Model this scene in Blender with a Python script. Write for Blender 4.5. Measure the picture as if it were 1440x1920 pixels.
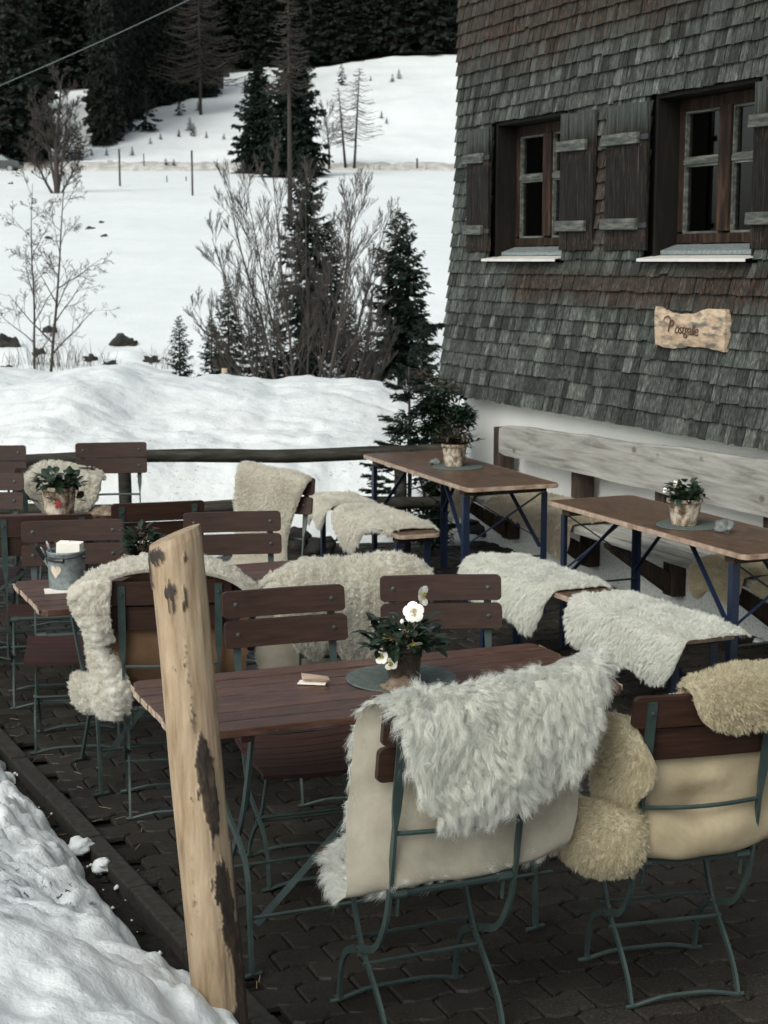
import bpy, bmesh, math, random
import numpy as np
from mathutils import Vector, Matrix, noise, kdtree

for o in list(bpy.data.objects):
    bpy.data.objects.remove(o, do_unlink=True)
SC = bpy.context.scene
COL = SC.collection
PI = math.pi
rad = math.radians

# ------------------------------------------------------------------ camera
FPX, CAMH = 3000.0, 2.0
PITCH = math.atan(472 / FPX)
cam_d = bpy.data.cameras.new('camera')
cam = bpy.data.objects.new('camera', cam_d)
COL.objects.link(cam)
cam.location = (0, 0, CAMH)
cam.rotation_euler = (PI / 2 - PITCH, 0, 0)
cam_d.sensor_fit = 'VERTICAL'
cam_d.sensor_height = 36
cam_d.lens = FPX / 1920 * 36
cam_d.clip_start = 0.05
cam_d.clip_end = 2000
SC.camera = cam
cam_d.dof.use_dof = True
cam_d.dof.focus_distance = 4.8
cam_d.dof.aperture_fstop = 10
SC.render.resolution_x, SC.render.resolution_y = 768, 1024
# ------------------------------------------------------------------ world, sun, exposure
SUN_EL, SUN_AZ = rad(40), rad(-146)          # azimuth measured from +Y towards +X
w = bpy.data.worlds.new('World')
SC.world = w
w.use_nodes = True
nt = w.node_tree
bg = nt.nodes['Background']
sky = nt.nodes.new('ShaderNodeTexSky')
sky.sky_type = 'NISHITA'
sky.sun_disc = False
sky.sun_elevation = SUN_EL
sky.sun_rotation = SUN_AZ
sky.dust_density = 3.0
sky.ozone_density = 0.6
sky.air_density = 0.8
hs = nt.nodes.new('ShaderNodeHueSaturation')      # thin overcast: the sky's blue is washed out
hs.inputs['Saturation'].default_value = .38
nt.links.new(sky.outputs[0], hs.inputs['Color'])
tn = nt.nodes.new('ShaderNodeMix'); tn.data_type = 'RGBA'; tn.blend_type = 'MULTIPLY'; tn.inputs[0].default_value = 1
tn.inputs[7].default_value = (.962, 1.0, .965, 1)
nt.links.new(hs.outputs[0], tn.inputs[6]); nt.links.new(tn.outputs[2], bg.inputs[0])
bg.inputs[1].default_value = 0.15
sd = bpy.data.lights.new('sun', 'SUN')
sd.energy = 1.35
sd.angle = rad(50)
sd.color = (1.0, 0.985, 0.95)
so = bpy.data.objects.new('sun', sd)
COL.objects.link(so)
sdir = Vector((math.sin(SUN_AZ) * math.cos(SUN_EL), math.cos(SUN_AZ) * math.cos(SUN_EL), math.sin(SUN_EL)))
so.rotation_euler = sdir.to_track_quat('Z', 'Y').to_euler()
SC.view_settings.view_transform = 'Standard'
SC.view_settings.look = 'None'
SC.view_settings.exposure = 0.24
SC.view_settings.gamma = 1.0
SC.render.engine = 'CYCLES'

# ------------------------------------------------------------------ picture point -> place
CP, SP = math.cos(PITCH), math.sin(PITCH)
def ray(px, py):
    u = (px - 720) / FPX; v = -(py - 960) / FPX
    return Vector((u, CP + v * SP, -SP + v * CP))
def at(px, py, h):
    r = ray(px, py); k = (h - CAMH) / r.z
    return Vector((r.x * k, r.y * k, h))
def aty(px, py, Y):
    r = ray(px, py); k = Y / r.y
    return Vector((r.x * k, Y, CAMH + r.z * k))

# ------------------------------------------------------------------ mesh helpers
class MB:
    def __init__(s): s.v = []; s.f = []
    def add(s, vs, fs):
        b = len(s.v); s.v += [tuple(p) for p in vs]; s.f += [tuple(i + b for i in f) for f in fs]
    def box(s, c, d, M=None):
        x, y, z = d[0] / 2, d[1] / 2, d[2] / 2
        vs = [Vector((i * x, j * y, k * z)) for k in (-1, 1) for j in (-1, 1) for i in (-1, 1)]
        if M: vs = [M @ p for p in vs]
        vs = [p + Vector(c) for p in vs]
        s.add(vs, [(0, 2, 3, 1), (4, 5, 7, 6), (0, 1, 5, 4), (2, 6, 7, 3), (0, 4, 6, 2), (1, 3, 7, 5)])
    def beam(s, a, b, w, t, up=(0, 0, 1)):
        a = Vector(a); b = Vector(b); d = b - a; L = d.length; d.normalize()
        sd = d.cross(Vector(up))
        if sd.length < 1e-4: sd = d.cross(Vector((0, 1, 0)))
        sd.normalize(); u = sd.cross(d)
        M = Matrix((sd, d, u)).transposed()
        s.box((a + b) / 2, (w, L, t), M)
    def tube(s, path, r, n=6, cap=True, flat=None):
        # flat: list of (halfwidth along X, halfthickness) overriding r
        path = [Vector(p) for p in path]; m = len(path)
        rs = r if isinstance(r, (list, tuple)) else [r] * m
        b = len(s.v); prev = None
        for i, p in enumerate(path):
            d = (path[min(i + 1, m - 1)] - path[max(i - 1, 0)])
            if d.length < 1e-9: d = Vector((0, 0, 1))
            d.normalize()
            if flat:
                a1 = Vector((1, 0, 0)); a1 = (a1 - d * a1.dot(d)).normalized(); a2 = d.cross(a1)
                hw, ht = flat[i]
                for (i1, i2) in ((-1, -1), (1, -1), (1, 1), (-1, 1)):
                    s.v.append(tuple(p + a1 * hw * i1 + a2 * ht * i2))
            else:
                if prev is None:
                    a1 = d.orthogonal().normalized()
                else:
                    a1 = (prev - d * prev.dot(d))
                    a1 = a1.normalized() if a1.length > 1e-6 else d.orthogonal().normalized()
                prev = a1; a2 = d.cross(a1)
                for k in range(n):
                    t = 2 * PI * k / n
                    s.v.append(tuple(p + (a1 * math.cos(t) + a2 * math.sin(t)) * rs[i]))
        k_ = 4 if flat else n
        for i in range(m - 1):
            for k in range(k_):
                a = b + i * k_ + k; c = b + i * k_ + (k + 1) % k_
                s.f.append((a, c, c + k_, a + k_))
        if cap:
            s.f.append(tuple(b + k for k in reversed(range(k_))))
            s.f.append(tuple(b + (m - 1) * k_ + k for k in range(k_)))
    def prism(s, poly, h0, h1, axis='z'):
        n = len(poly)
        mk = {'z': lambda a, b, h: (a, b, h), 'y': lambda a, b, h: (a, h, b), 'x': lambda a, b, h: (h, a, b)}[axis]
        vs = [mk(a, b, h0) for a, b in poly] + [mk(a, b, h1) for a, b in poly]
        fs = [tuple(reversed(range(n))), tuple(range(n, 2 * n))]
        fs += [(i, (i + 1) % n, n + (i + 1) % n, n + i) for i in range(n)]
        s.add(vs, fs)
    def lathe(s, prof, n=24, c=(0, 0, 0), wob=0, seed=0, cap=True):
        b = len(s.v); m = len(prof)
        for i, (r, z) in enumerate(prof):
            for k in range(n):
                t = 2 * PI * k / n
                rr = r * (1 + wob * noise.noise(Vector((math.cos(t) * 3 + seed, math.sin(t) * 3, z * 40))))
                s.v.append((c[0] + rr * math.cos(t), c[1] + rr * math.sin(t), c[2] + z))
        for i in range(m - 1):
            for k in range(n):
                a = b + i * n + k; d = b + i * n + (k + 1) % n
                s.f.append((a, d, d + n, a + n))
        if cap:
            s.f.append(tuple(b + k for k in reversed(range(n))))
            s.f.append(tuple(b + (m - 1) * n + k for k in range(n)))
    def build(s, name, m=None, parent=None, smooth=False, bevel=0, fix=True):
        me = bpy.data.meshes.new(name); me.from_pydata(s.v, [], s.f)
        if fix:
            bm = bmesh.new(); bm.from_mesh(me); bmesh.ops.recalc_face_normals(bm, faces=bm.faces); bm.to_mesh(me); bm.free()
        return link(name, me, m, parent, smooth, bevel)

def link(name, me, m=None, parent=None, smooth=False, bevel=0):
    o = bpy.data.objects.new(name, me); COL.objects.link(o)
    if m: me.materials.append(m)
    if parent: o.parent = parent
    if smooth: me.polygons.foreach_set('use_smooth', [True] * len(me.polygons))
    if bevel:
        md = o.modifiers.new('bevel', 'BEVEL'); md.width = bevel; md.segments = 2; md.limit_method = 'ANGLE'
    return o

def npmesh(name, V, F, m=None, parent=None, smooth=False):
    """V (n,3), F list of equal-size arrays"""
    V = np.asarray(V, dtype=np.float32); F = np.asarray(F, dtype=np.int32)
    me = bpy.data.meshes.new(name); k = F.shape[1]
    me.vertices.add(len(V)); me.vertices.foreach_set('co', V.ravel())
    me.loops.add(F.size); me.loops.foreach_set('vertex_index', F.ravel())
    me.polygons.add(len(F)); me.polygons.foreach_set('loop_start', np.arange(0, F.size, k, dtype=np.int32))
    me.update(calc_edges=True); me.validate()
    return link(name, me, m, parent, smooth)

def thing(name, label, cat, loc=(0, 0, 0), rz=0, group=None):
    o = bpy.data.objects.new(name, None); COL.objects.link(o)
    o.location = loc; o.rotation_euler = (0, 0, rz); o.empty_display_size = .1
    o['label'] = label; o['category'] = cat
    if group: o['group'] = group
    return o
def tag(o, label, cat, group=None):
    o['label'] = label; o['category'] = cat
    if group: o['group'] = group
    return o
def struct(o): o['kind'] = 'structure'; return o
def dup(src, loc, rz, label, group=None, scale=None, tilt=None):
    r = src.copy(); COL.objects.link(r); r.location = loc
    r.rotation_euler = (tilt[0], tilt[1], rz) if tilt else (0, 0, rz)
    if scale: r.scale = scale
    r['label'] = label
    if group: r['group'] = group
    def kids(a, b):
        for ch in list(a.children):
            if ch.name.startswith('~'): continue
            c = ch.copy(); COL.objects.link(c); c.parent = b; kids(ch, c)
    kids(src, r)
    return r
def fbm(x, y, z=0, o=4):
    return noise.fractal(Vector((x, y, z)), 1.0, 2.0, o)

# ------------------------------------------------------------------ materials
def new(name):
    m = bpy.data.materials.new(name); m.use_nodes = True
    n = m.node_tree; return m, n, n.nodes['Principled BSDF']
def N(n, t, **k):
    x = n.nodes.new('ShaderNode' + t)
    for a, b in k.items(): setattr(x, a, b)
    return x
def ramp(n, fac, stops):
    r = N(n, 'ValToRGB'); e = r.color_ramp.elements
    e[0].position, e[0].color = stops[0][0], (*stops[0][1], 1)
    e[1].position, e[1].color = stops[-1][0], (*stops[-1][1], 1)
    for p, c in stops[1:-1]:
        q = e.new(p); q.color = (*c, 1)
    n.links.new(fac, r.inputs[0]); return r.outputs[0]
def coords(n, scale=(1, 1, 1), kind='Object'):
    tc = N(n, 'TexCoord'); mp = N(n, 'Mapping'); mp.inputs['Scale'].default_value = scale
    n.links.new(tc.outputs[kind], mp.inputs[0]); return mp.outputs[0]
def nz(n, vec, scale, detail=6, rough=.6, dist=0):
    t = N(n, 'TexNoise'); t.inputs['Scale'].default_value = scale; t.inputs['Detail'].default_value = detail
    t.inputs['Roughness'].default_value = rough; t.inputs['Distortion'].default_value = dist
    n.links.new(vec, t.inputs['Vector']); return t.outputs[0]
def mix(n, fac, a, b, mode='MIX'):
    x = N(n, 'Mix', data_type='RGBA', blend_type=mode)
    if isinstance(fac, (int, float)): x.inputs[0].default_value = fac
    else: n.links.new(fac, x.inputs[0])
    for i, q in ((6, a), (7, b)):
        if isinstance(q, tuple): x.inputs[i].default_value = (*q, 1)
        else: n.links.new(q, x.inputs[i])
    return x.outputs[2]
def mth(n, op, a, b=None, c=None, clamp=False):
    x = N(n, 'Math', operation=op); x.use_clamp = clamp
    for i, q in enumerate((a, b, c)):
        if q is None: continue
        if isinstance(q, (int, float)): x.inputs[i].default_value = q
        else: n.links.new(q, x.inputs[i])
    return x.outputs[0]
def bump(n, p, h, strength=.3, dist=.01):
    b = N(n, 'Bump'); b.inputs['Strength'].default_value = strength; b.inputs['Distance'].default_value = dist
    n.links.new(h, b.inputs['Height']); n.links.new(b.outputs[0], p.inputs['Normal'])
def island(n): return N(n, 'NewGeometry').outputs['Random Per Island']

def simple(name, c1, c2, scale=8, rough=.7, stretch=(1, 1, 1), bs=.3, bd=.005, metal=0, detail=6, isl=0, spec=.5, kind='Object'):
    m, n, p = new(name)
    v = coords(n, stretch, kind); f = nz(n, v, scale, detail)
    c = ramp(n, f, [(.3, c1), (.7, c2)])
    if isl:
        k = mth(n, 'MULTIPLY_ADD', island(n), 2 * isl, 1 - isl)
        mm = N(n, 'VectorMath', operation='SCALE'); n.links.new(c, mm.inputs[0]); n.links.new(k, mm.inputs['Scale']); c = mm.outputs[0]
    n.links.new(c, p.inputs['Base Color']); p.inputs['Roughness'].default_value = rough
    p.inputs['Metallic'].default_value = metal; p.inputs['Specular IOR Level'].default_value = spec
    if bs: bump(n, p, f, bs, bd)
    return m

M = {}
M['green'] = simple('green_paint', (.022, .038, .036), (.044, .066, .061), 14, .42, bs=.1, bd=.002)
M['bolt'] = simple('bolt_steel', (.04, .045, .045), (.09, .10, .09), 60, .5, metal=.5)
M['blue'] = simple('blue_paint', (.006, .012, .030), (.009, .019, .048), 10, .45, bs=.1, bd=.002)
M['darkmetal'] = simple('black_metal', (.012, .013, .016), (.03, .03, .035), 12, .5)
M['slat'] = simple('brown_slat', (.022, .0105, .007), (.046, .022, .0145), 7, .5, (1, 14, 14), .25, .002, isl=.12, spec=.3)
M['slatdark'] = simple('dark_seat_wood', (.030, .014, .012), (.055, .027, .022), 7, .5, (1, 14, 14), .25, .002, spec=.2)

def tabletop():
    m, n, p = new('table_planks')
    v = coords(n, (2, 22, 8)); f = nz(n, v, 5, 7)
    c = ramp(n, f, [(.3, (.045, .021, .015)), (.55, (.085, .043, .030)), (.8, (.16, .095, .068))])
    v2 = coords(n, (1, 1, 1)); f2 = nz(n, v2, 60, 4); w_ = ramp(n, f2, [(.64, (0, 0, 0)), (.72, (1, 1, 1))])
    c = mix(n, mth(n, 'MULTIPLY', w_, .35), c, (.28, .2, .16))
    k = mth(n, 'MULTIPLY_ADD', island(n), .35, .82)
    mm = N(n, 'VectorMath', operation='SCALE'); n.links.new(c, mm.inputs[0]); n.links.new(k, mm.inputs['Scale'])
    n.links.new(mm.outputs[0], p.inputs['Base Color']); p.inputs['Roughness'].default_value = .40; p.inputs['Specular IOR Level'].default_value = .28
    bump(n, p, f, .3, .002); return m
M['plank'] = tabletop()
M['endgrain'] = simple('worn_pale_edge', (.20, .13, .085), (.50, .40, .30), 30, .6)

def beertop():
    m, n, p = new('worn_varnished_board')
    v = coords(n, (2.2, 14, 14)); f = nz(n, v, 4, 8, .7)
    c = ramp(n, f, [(.28, (.044, .025, .016)), (.5, (.095, .052, .031)), (.66, (.15, .09, .058)), (.8, (.36, .30, .24))])
    f2 = nz(n, coords(n, (1.2, 3, 3)), 3, 5, .7)
    c = mix(n, ramp(n, f2, [(.5, (0, 0, 0)), (.62, (.7, .7, .7))]), c, (.055, .036, .026))
    f3 = nz(n, coords(n, (3, 30, 30)), 5, 6, .8)
    c = mix(n, ramp(n, f3, [(.56, (0, 0, 0)), (.66, (.7, .7, .7))]), c, (.30, .24, .18))
    n.links.new(c, p.inputs['Base Color']); p.inputs['Roughness'].default_value = .42; p.inputs['Specular IOR Level'].default_value = .4
    bump(n, p, f, .25, .002); return m
M['beertop'] = beertop()
M['beeredge'] = simple('bare_board_edge', (.20, .12, .075), (.46, .36, .28), 14, .6, (1.6, 1, 1))

def greywood(name, a, b, c_, stretch, knots=True):
    m, n, p = new(name); p.inputs['Specular IOR Level'].default_value = .18
    v = coords(n, stretch); f = nz(n, v, 3, 8, .65, .3)
    c = ramp(n, f, [(.3, a), (.5, b), (.72, c_)])
    vo = N(n, 'TexVoronoi'); vo.inputs['Scale'].default_value = 3.2; n.links.new(coords(n, (1, 1, 1.3)), vo.inputs['Vector'])
    if knots:
        kf = ramp(n, vo.outputs['Distance'], [(.05, (1, 1, 1)), (.10, (0, 0, 0))])
        c = mix(n, mth(n, 'MULTIPLY', kf, .75), c, (.10, .08, .06))
    n.links.new(c, p.inputs['Base Color']); p.inputs['Roughness'].default_value = .8
    bump(n, p, f, .4, .004); return m
M['benchwood'] = greywood('pale_weathered_board', (.13, .128, .112), (.29, .284, .255), (.41, .405, .37), (.8, 8, 9))
M['darkwood'] = greywood('dark_brown_timber', (.022, .015, .011), (.05, .036, .028), (.085, .065, .05), (9, 9, 1), False)
M['rail'] = greywood('weathered_fence_log', (.014, .013, .010), (.036, .034, .027), (.075, .072, .06), (1.2, 10, 10), False)

def snow(name, dirt=0., tone=1.):
    m, n, p = new(name)
    v = coords(n); f = nz(n, v, 1.2, 5); g = nz(n, v, 90, 3)
    c = ramp(n, f, [(.3, (.80 * tone, .84 * tone, .84 * tone)), (.7, (.87 * tone, .895 * tone, .885 * tone))])
    if dirt:
        s = nz(n, v, 34, 5, .75); r = nz(n, v, 1.5, 2)
        k = mth(n, 'MULTIPLY', ramp(n, s, [(.60, (0, 0, 0)), (.63, (1, 1, 1))]), ramp(n, r, [(.47, (0, 0, 0)), (.60, (1, 1, 1))]))
        c = mix(n, mth(n, 'MULTIPLY', k, dirt), c, (.03, .028, .022))
        r2 = nz(n, v, 2.3, 6, .7)
        c = mix(n, mth(n, 'MULTIPLY', ramp(n, r2, [(.55, (0, 0, 0)), (.75, (1, 1, 1))]), .35), c, (.62, .64, .62))
    n.links.new(c, p.inputs['Base Color']); p.inputs['Roughness'].default_value = .55
    p.inputs['Subsurface Weight'].default_value = .0
    bb = N(n, 'Bump'); bb.inputs['Strength'].default_value = .35; bb.inputs['Distance'].default_value = .006
    n.links.new(g, bb.inputs['Height'])
    b2 = N(n, 'Bump'); b2.inputs['Strength'].default_value = .5; b2.inputs['Distance'].default_value = .03
    n.links.new(nz(n, v, 9, 4, .6), b2.inputs['Height']); n.links.new(bb.outputs[0], b2.inputs['Normal'])
    n.links.new(b2.outputs[0], p.inputs['Normal'])
    return m
M['snow'] = snow('snow', 0., .95); M['snowdirty'] = snow('snow_with_grit', 1.0, .90)
M['snowbank'] = snow('ploughed_snow', .6, .87)
M['roadsnow'] = simple('dirty_road_snow', (.26, .25, .225), (.58, .57, .54), 1.5, .8, bs=.5, bd=.1)
M['floor'] = simple('forest_floor', (.02, .024, .019), (.04, .044, .035), .6, .95)
M['soil'] = simple('wet_soil', (.008, .007, .006), (.026, .023, .019), 20, .9, bs=.8, bd=.02, spec=.2)
M['kerb'] = simple('kerb_stone', (.022, .021, .018), (.05, .047, .041), 40, .85, spec=.2)

def paver():
    m, n, p = new('concrete_pavers'); p.inputs['Specular IOR Level'].default_value = .14
    v = coords(n); f = nz(n, v, 120, 3, .8); g = nz(n, v, 2.2, 4)
    c = ramp(n, f, [(.35, (.014, .0125, .0105)), (.6, (.031, .028, .0235)), (.75, (.070, .063, .054))])
    k = mth(n, 'MULTIPLY_ADD', island(n), .55, .72)
    k = mth(n, 'MULTIPLY', k, mth(n, 'MULTIPLY_ADD', g, 1.2, .4))
    mm = N(n, 'VectorMath', operation='SCALE'); n.links.new(c, mm.inputs[0]); n.links.new(k, mm.inputs['Scale'])
    n.links.new(mm.outputs[0], p.inputs['Base Color'])
    wt = nz(n, v, .9, 5, .65); n.links.new(ramp(n, wt, [(.44, (.85,) * 3), (.58, (.48,) * 3)]), p.inputs['Roughness'])
    n.links.new(ramp(n, wt, [(.44, (.10,) * 3), (.58, (.25,) * 3)]), p.inputs['Specular IOR Level'])
    bump(n, p, f, .5, .002); return m
M['paver'] = paver()

def plaster():
    m, n, p = new('rough_plaster')
    v = coords(n); f = nz(n, v, 70, 4, .7); g = nz(n, v, 1.6, 5)
    c = ramp(n, g, [(.3, (.83, .84, .80)), (.7, (.88, .885, .85))])
    sz = N(n, 'SeparateXYZ'); n.links.new(v, sz.inputs[0])
    # splashed dirt low on the wall
    low = mth(n, 'MULTIPLY', mth(n, 'SUBTRACT', .62, sz.outputs[2]), 1.6, clamp=True)
    sp = ramp(n, nz(n, v, 55, 4, .75), [(.50, (0, 0, 0)), (.62, (1, 1, 1))])
    c = mix(n, mth(n, 'MULTIPLY', mth(n, 'MULTIPLY', sp, low), .7), c, (.22, .23, .19))
    c = mix(n, mth(n, 'MULTIPLY', low, .35), c, (.58, .62, .56))
    n.links.new(c, p.inputs['Base Color']); p.inputs['Roughness'].default_value = .9
    bump(n, p, f, .5, .004); return m
M['plaster'] = plaster()

def shingle():
    m, n, p = new('weathered_shingles'); p.inputs['Specular IOR Level'].default_value = .15
    v = coords(n, (1, 1, 1)); sx = N(n, 'SeparateXYZ'); n.links.new(v, sx.inputs[0])
    st = nz(n, coords(n, (26, 26, 2.2)), 3.5, 7, .7)
    isl = island(n)
    c = ramp(n, st, [(.30, (.014, .016, .014)), (.48, (.045, .050, .045)), (.60, (.095, .103, .093)), (.78, (.24, .25, .225))])
    dark = ramp(n, isl, [(0, (.38,) * 3), (.3, (.78,) * 3), (.8, (1.15,) * 3), (1, (1.75,) * 3)])
    c = mix(n, 1.0, c, dark, 'MULTIPLY')
    big = nz(n, coords(n, (1, 1, 1.6)), 1.1, 4, .6)
    # warm unweathered wood high up; under the windows also dark sill shade painted in
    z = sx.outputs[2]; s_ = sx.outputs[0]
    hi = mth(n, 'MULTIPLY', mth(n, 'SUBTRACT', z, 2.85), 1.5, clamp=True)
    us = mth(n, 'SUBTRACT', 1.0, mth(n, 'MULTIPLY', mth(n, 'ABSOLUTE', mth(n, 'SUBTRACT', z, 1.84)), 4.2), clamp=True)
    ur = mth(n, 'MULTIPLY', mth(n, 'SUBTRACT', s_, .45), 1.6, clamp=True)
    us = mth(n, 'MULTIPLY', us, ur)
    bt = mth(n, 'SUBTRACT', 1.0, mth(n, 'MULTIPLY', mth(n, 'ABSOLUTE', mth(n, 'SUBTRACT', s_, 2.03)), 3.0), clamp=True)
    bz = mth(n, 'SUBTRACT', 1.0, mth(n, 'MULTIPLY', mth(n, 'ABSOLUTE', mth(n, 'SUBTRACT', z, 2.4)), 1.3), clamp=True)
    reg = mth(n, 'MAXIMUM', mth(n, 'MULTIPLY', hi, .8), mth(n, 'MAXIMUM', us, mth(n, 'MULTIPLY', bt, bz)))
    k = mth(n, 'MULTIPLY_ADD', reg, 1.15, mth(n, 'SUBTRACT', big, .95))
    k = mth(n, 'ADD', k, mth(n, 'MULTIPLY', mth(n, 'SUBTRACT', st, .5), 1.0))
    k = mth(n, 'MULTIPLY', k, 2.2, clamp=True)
    warm = ramp(n, nz(n, coords(n, (30, 30, 2.5)), 3, 6, .75), [(.35, (.007, .006, .005)), (.50, (.022, .015, .011)), (.60, (.085, .042, .023)), (.72, (.34, .20, .11))])  # near-black stops double as painted shade below the sills
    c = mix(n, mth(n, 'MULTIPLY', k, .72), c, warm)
    n.links.new(c, p.inputs['Base Color']); p.inputs['Roughness'].default_value = .75
    bump(n, p, st, .5, .004); return m
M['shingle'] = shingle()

def shutterwood():
    m, n, p = new('sun_burnt_shutter_boards'); p.inputs['Specular IOR Level'].default_value = .12
    st = nz(n, coords(n, (30, 30, 1.6)), 3, 7, .7)
    v = coords(n); sx = N(n, 'SeparateXYZ'); n.links.new(v, sx.inputs[0]); z = sx.outputs[2]
    c = ramp(n, st, [(.35, (.004, .0035, .003)), (.5, (.010, .009, .008)), (.61, (.034, .028, .022)), (.72, (.13, .11, .09))])
    top = mth(n, 'MULTIPLY', mth(n, 'SUBTRACT', z, .64), 6, clamp=True)
    c = mix(n, mth(n, 'MULTIPLY', top, .8), c, ramp(n, st, [(.38, (.012, .015, .014)), (.7, (.13, .145, .135))]))
    w1 = mth(n, 'SUBTRACT', 1.0, mth(n, 'MULTIPLY', mth(n, 'ABSOLUTE', mth(n, 'SUBTRACT', z, .60)), 14), clamp=True)
    w2 = mth(n, 'SUBTRACT', 1.0, mth(n, 'MULTIPLY', mth(n, 'ABSOLUTE', mth(n, 'SUBTRACT', z, .05)), 12), clamp=True)
    wr = mth(n, 'MULTIPLY', mth(n, 'MAXIMUM', w1, w2), ramp(n, nz(n, coords(n, (34, 34, 4)), 4, 4, .7), [(.56, (0, 0, 0)), (.66, (1, 1, 1))]))
    c = mix(n, mth(n, 'MULTIPLY', wr, .6), c, (.20, .13, .085))
    n.links.new(c, p.inputs['Base Color']); p.inputs['Roughness'].default_value = .7
    bump(n, p, st, .5, .003); return m
M['shutter'] = shutterwood()
M['batten'] = greywood('silvery_batten', (.025, .027, .024), (.075, .08, .072), (.19, .195, .175), (2, 12, 12), False)
M['winframe'] = greywood('brown_window_wood', (.007, .0045, .003), (.018, .0105, .007), (.075, .042, .026), (9, 9, 1.2), False)
M['jamb'] = greywood('black_jamb_boards', (.004, .004, .0035), (.008, .007, .006), (.016, .012, .009), (9, 9, 1.2), False)  # near-black boards for the window openings and the backing wall
M['zincsill'] = simple('sheet_metal_sill', (.60, .58, .54), (.78, .76, .71), 7, .45, metal=.2, bs=.05)
M['zinc'] = simple('galvanised_zinc', (.12, .145, .145), (.30, .34, .34), 45, .5, metal=.35, bs=.2, bd=.001)
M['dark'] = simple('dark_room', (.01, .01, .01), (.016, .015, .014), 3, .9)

def glass():
    m, n, p = new('window_glass')
    n.nodes.remove(p); out = n.nodes['Material Output']
    t = N(n, 'BsdfTransparent'); t.inputs[0].default_value = (.75, .8, .78, 1)
    g = N(n, 'BsdfGlossy'); g.inputs['Roughness'].default_value = .03
    f = N(n, 'Fresnel'); f.inputs[0].default_value = 1.75; mx = N(n, 'MixShader')
    n.links.new(f.outputs[0], mx.inputs[0]); n.links.new(t.outputs[0], mx.inputs[1]); n.links.new(g.outputs[0], mx.inputs[2])
    n.links.new(mx.outputs[0], out.inputs[0]); return m
M['glass'] = glass()

def furmat(name, a, b):
    m, n, p = new(name)
    isl = island(n); c = ramp(n, isl, [(0, a), (.6, b), (1, tuple(min(1, q * 1.08) for q in b))])
    big = nz(n, coords(n), 6, 3)
    c = mix(n, ramp(n, big, [(.4, (.0,) * 3), (.7, (.3,) * 3)]), c, a)
    n.links.new(c, p.inputs['Base Color']); p.inputs['Roughness'].default_value = .85
    p.inputs['Specular IOR Level'].default_value = .2
    bump(n, p, nz(n, coords(n), 70, 4, .7), .5, .01)
    out = n.nodes['Material Output']; tr = N(n, 'BsdfTranslucent'); n.links.new(c, tr.inputs[0])
    mx = N(n, 'MixShader'); mx.inputs[0].default_value = .5
    n.links.new(p.outputs[0], mx.inputs[1]); n.links.new(tr.outputs[0], mx.inputs[2]); n.links.new(mx.outputs[0], out.inputs[0])
    return m
def hidemat(name, a, b, st):
    m, n, p = new(name)
    f = nz(n, coords(n), 6, 8, .7, .4); g = nz(n, coords(n, (1, 1, 1.3)), 5, 5, .5, .3)
    c = ramp(n, f, [(.3, a), (.7, b)])
    c = mix(n, ramp(n, nz(n, coords(n), 11, 5, .7), [(.60, (0, 0, 0)), (.75, (.6, .6, .6))]), c, st)
    n.links.new(c, p.inputs['Base Color']); p.inputs['Roughness'].default_value = .8; p.inputs['Specular IOR Level'].default_value = .25
    bump(n, p, g, .5, .012); return m
M['furwhite'] = furmat('white_long_wool', (.76, .76, .69), (.93, .94, .89))
M['furcream'] = furmat('cream_wool', (.68, .65, .56), (.92, .90, .83))
M['furtan'] = furmat('yellowish_wool', (.52, .46, .33), (.78, .72, .55))
M['furgrey'] = furmat('greyish_beige_wool', (.46, .41, .32), (.72, .66, .54))
M['hide'] = hidemat('pale_hide', (.30, .27, .21), (.44, .41, .33), (.20, .17, .12))
M['hidetan'] = hidemat('tan_hide', (.28, .225, .14), (.42, .355, .24), (.16, .12, .07))
M['hidebrown'] = hidemat('brown_hide', (.085, .048, .025), (.155, .09, .05), (.04, .025, .015))

def bark(name, cols, scale=9, stretch=(1, 1, .6)):
    m, n, p = new(name)
    v = coords(n, stretch); f = nz(n, v, scale, 9, .72, .6)
    c = ramp(n, f, cols); n.links.new(c, p.inputs['Base Color']); p.inputs['Roughness'].default_value = .85
    bump(n, p, f, 1., .012); return m
M['birchpot'] = bark('birch_bark_pale', [(.36, (.05, .035, .025)), (.47, (.20, .14, .09)), (.56, (.50, .43, .34)), (.75, (.68, .62, .53))], 22)
M['barkpot'] = bark('dark_bark', [(.35, (.018, .014, .010)), (.5, (.055, .042, .030)), (.62, (.13, .10, .075)), (.75, (.42, .36, .28))], 24)
M['twig'] = simple('bare_twigs', (.028, .023, .020), (.065, .054, .046), 12, .85, bs=0)
M['birchbark'] = simple('grey_bark', (.09, .085, .075), (.24, .23, .21), 25, .85, bs=0)
M['larch'] = simple('larch_twigs', (.022, .017, .014), (.045, .035, .029), 12, .85, bs=0)
M['needle'] = simple('spruce_needles', (.006, .012, .009), (.018, .030, .022), 1.3, .75, bs=0, isl=.35, spec=.2)
M['needlefar'] = simple('forest_needles', (.016, .021, .017), (.026, .033, .027), .5, .85, bs=0, isl=.3, spec=.1)
M['leaf'] = simple('dark_leaf', (.006, .014, .007), (.018, .038, .019), 20, .35, bs=0, isl=.4)
M['leafdry'] = simple('withered_leaf', (.02, .018, .011), (.055, .042, .025), 20, .8, bs=0, isl=.4)
M['petal'] = simple('white_petal', (.78, .76, .68), (.88, .87, .80), 20, .6, bs=0)
M['stamen'] = simple('yellow_stamen', (.32, .28, .06), (.52, .45, .12), 90, .8)
M['stem'] = simple('stem', (.16, .13, .06), (.26, .19, .10), 20, .7, bs=0)
M['mat'] = simple('woven_placemat', (.06, .078, .07), (.12, .145, .13), 60, .8)
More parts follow.
